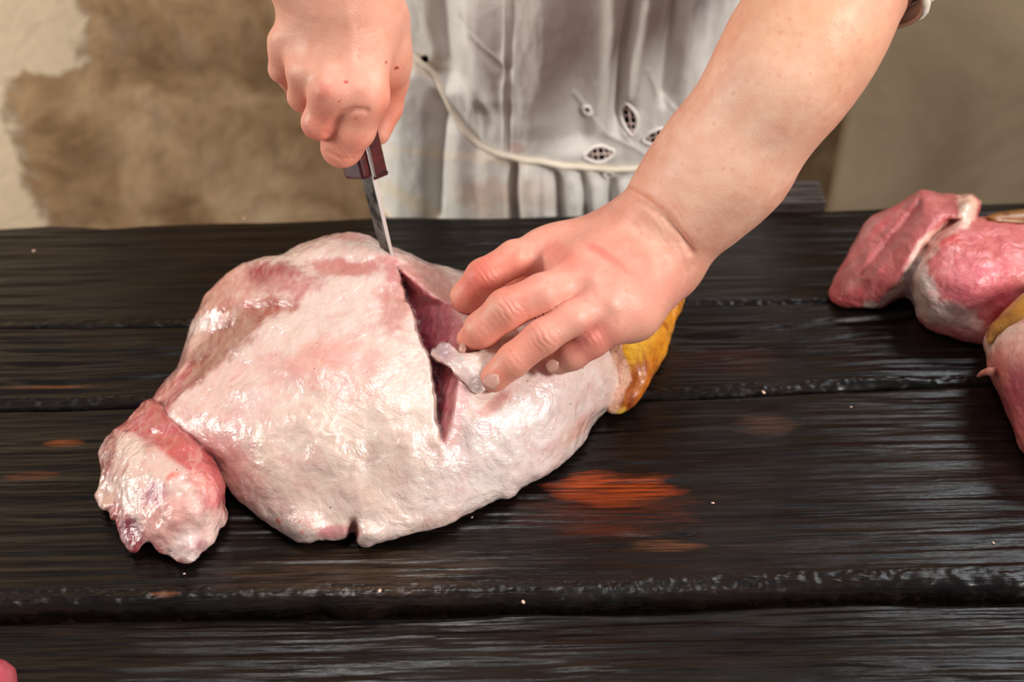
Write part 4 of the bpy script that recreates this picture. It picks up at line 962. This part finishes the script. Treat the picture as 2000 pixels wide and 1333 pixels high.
    def on(cx, cy, lift=.0):
        k = np.argmin((uf - cx) ** 2 + (vf - cy) ** 2 + (~fr) * 1e9); return Pf2[k] + Nf[k] * lift
    path = list(zip(np.linspace(752, 1500, 150), np.interp(np.linspace(752, 1500, 150), [740,780,805,830,865,890,920,960,1010,1070,1130,1200,1260,1320,1400,1500], [60,85,110,140,185,232,268,294,308,318,326,331,326,314,300,290])))
    pts = np.array([on(a_, b_, .0012) for a_, b_ in path])
    for _ in range(4): pts[1:-1] = (pts[:-2] + 2 * pts[1:-1] + pts[2:]) / 4
    tube('waist_seam', pts, .0030, M_CLOTH, o, 8, (226, 216, 198))
    hp = [(742,372),(752,386),(764,398),(780,409),(800,419),(815,424)]
    hpts = np.array([on(a_, b_, .001) for a_, b_ in hp]); tube('hem', hpts, .0028, M_CLOTH, o, 8, (220, 208, 186))
    for (cx, cy, a_, b_, an) in leaves[:5]:
        t = math.radians(an); ring = []
        for k in range(33):
            s = k / 32; w_ = 2 * s if s < .5 else 2 - 2 * s; p = (w_ * 2 - 1) * (a_ + 2); q = (b_ + 2) * (1 - (w_ * 2 - 1) ** 2) * (1 if s < .5 else -1)
            ring.append((cx + p * math.cos(t) - q * math.sin(t), cy + p * math.sin(t) + q * math.cos(t)))
        rp = np.array([on(x, y, .0008) for x, y in ring])
        for _ in range(2): rp[1:-1] = (rp[:-2] + 2 * rp[1:-1] + rp[2:]) / 4
        e = tube('eyelet_rim', rp, .0016, M_CLOTH, o, 7, (238, 232, 226))
        if a_ > 20:
            for s in (-.55, -.12, .3, .66):
                p = s * a_; q = (b_ + 1) * (1 - s * s)
                f = lambda p, q: on(cx + p * math.cos(t) - q * math.sin(t), cy + p * math.sin(t) + q * math.cos(t), .0002)
                a1, a2 = f(p, q + 2), f(p, -q - 2); tube('eyelet_bar', [a1, (a1 + a2) / 2, a2], .0008, M_CLOTH, o, 6, (224, 200, 190))
            a1, a2 = f(-a_ * .8, 0), f(a_ * .8, 0); tube('eyelet_bar', [a1, (a1 + a2) / 2, a2], .0008, M_CLOTH, o, 6, (214, 190, 182))
blouse()
# sleeves
def sleeve(a, b, ra, rb, roll):
    a = np.array(a); b = np.array(b); n = 22; t = np.linspace(0, 1, n)
    P = a + (b - a) * t[:, None]; r = ra + (rb - ra) * t + .003 * np.sin(t * 21) + roll * np.exp(-((t - .97) / .03) ** 2)
    nn = 40; T = (b - a) / np.linalg.norm(b - a); s = np.cross(T, [0, 0, 1.0]); s /= np.linalg.norm(s); bb = np.cross(s, T); V = []
    for p, rr in zip(P, r):
        for k in range(nn):
            an = 2 * math.pi * k / nn; V.append(p + rr * (1 + .04 * math.sin(5 * an + 40 * p[0])) * (math.cos(an) * s + math.sin(an) * bb))
    Fc = [(i * nn + k, i * nn + (k + 1) % nn, (i + 1) * nn + (k + 1) % nn, (i + 1) * nn + k) for i in range(n - 1) for k in range(nn)]
    o = mesh_obj('sleeve', V, Fc, M_CLOTH, person, True, np.tile(np.array(lin(226, 214, 196)), (len(V), 1)))
    md = o.modifiers.new('thickness', 'SOLIDIFY'); md.thickness = .003
sleeve((.20, 1.19, 1.27), elbowL[0] * 1.0 + np.array([.20, 1.19, 1.27]) * .0, .075, .056, .006)
sleeve((-.07, 1.19, 1.27), elbowR[0] * .75 + np.array([-.07, 1.19, 1.27]) * .25, .075, .062, .006)
cc = at_h(1672, -63, .298); dcc = at_h(1590, 50, .275) - cc
sleeve(elbowL[0] + (elbowL[0] - cc) * .6, cc + dcc * .10, .056, .0485, .004)
# skirt
V = []; n = 48
for z, ax_, by_ in ((TZ + .02, .17, .095), (TZ - .2, .2, .12), (TZ - .45, .23, .15), (.06, .26, .18)):
    for k in range(n): an = 2 * math.pi * k / n; w_ = 1 + .03 * math.sin(9 * an); V.append((XC + ax_ * w_ * math.cos(an), 1.255 + by_ * w_ * math.sin(an), z))
Fc = [(i * n + k, i * n + (k + 1) % n, (i + 1) * n + (k + 1) % n, (i + 1) * n + k) for i in range(3) for k in range(n)]
mesh_obj('skirt', V, Fc, M_SKIRT, person)
# hair
bm = bmesh.new(); bmesh.ops.create_uvsphere(bm, u_segments=32, v_segments=20, radius=1)
for vv in bm.verts: vv.co = Vector((.065 + vv.co.x * .092, 1.165 + vv.co.y * .088, 1.535 + vv.co.z * .088))
me = bpy.data.meshes.new('hair'); bm.to_mesh(me); bm.free(); me.materials.append(plain('brown_hair', (70, 48, 34), .6)); o = bpy.data.objects.new('hair', me); link(o); parent(o, person)
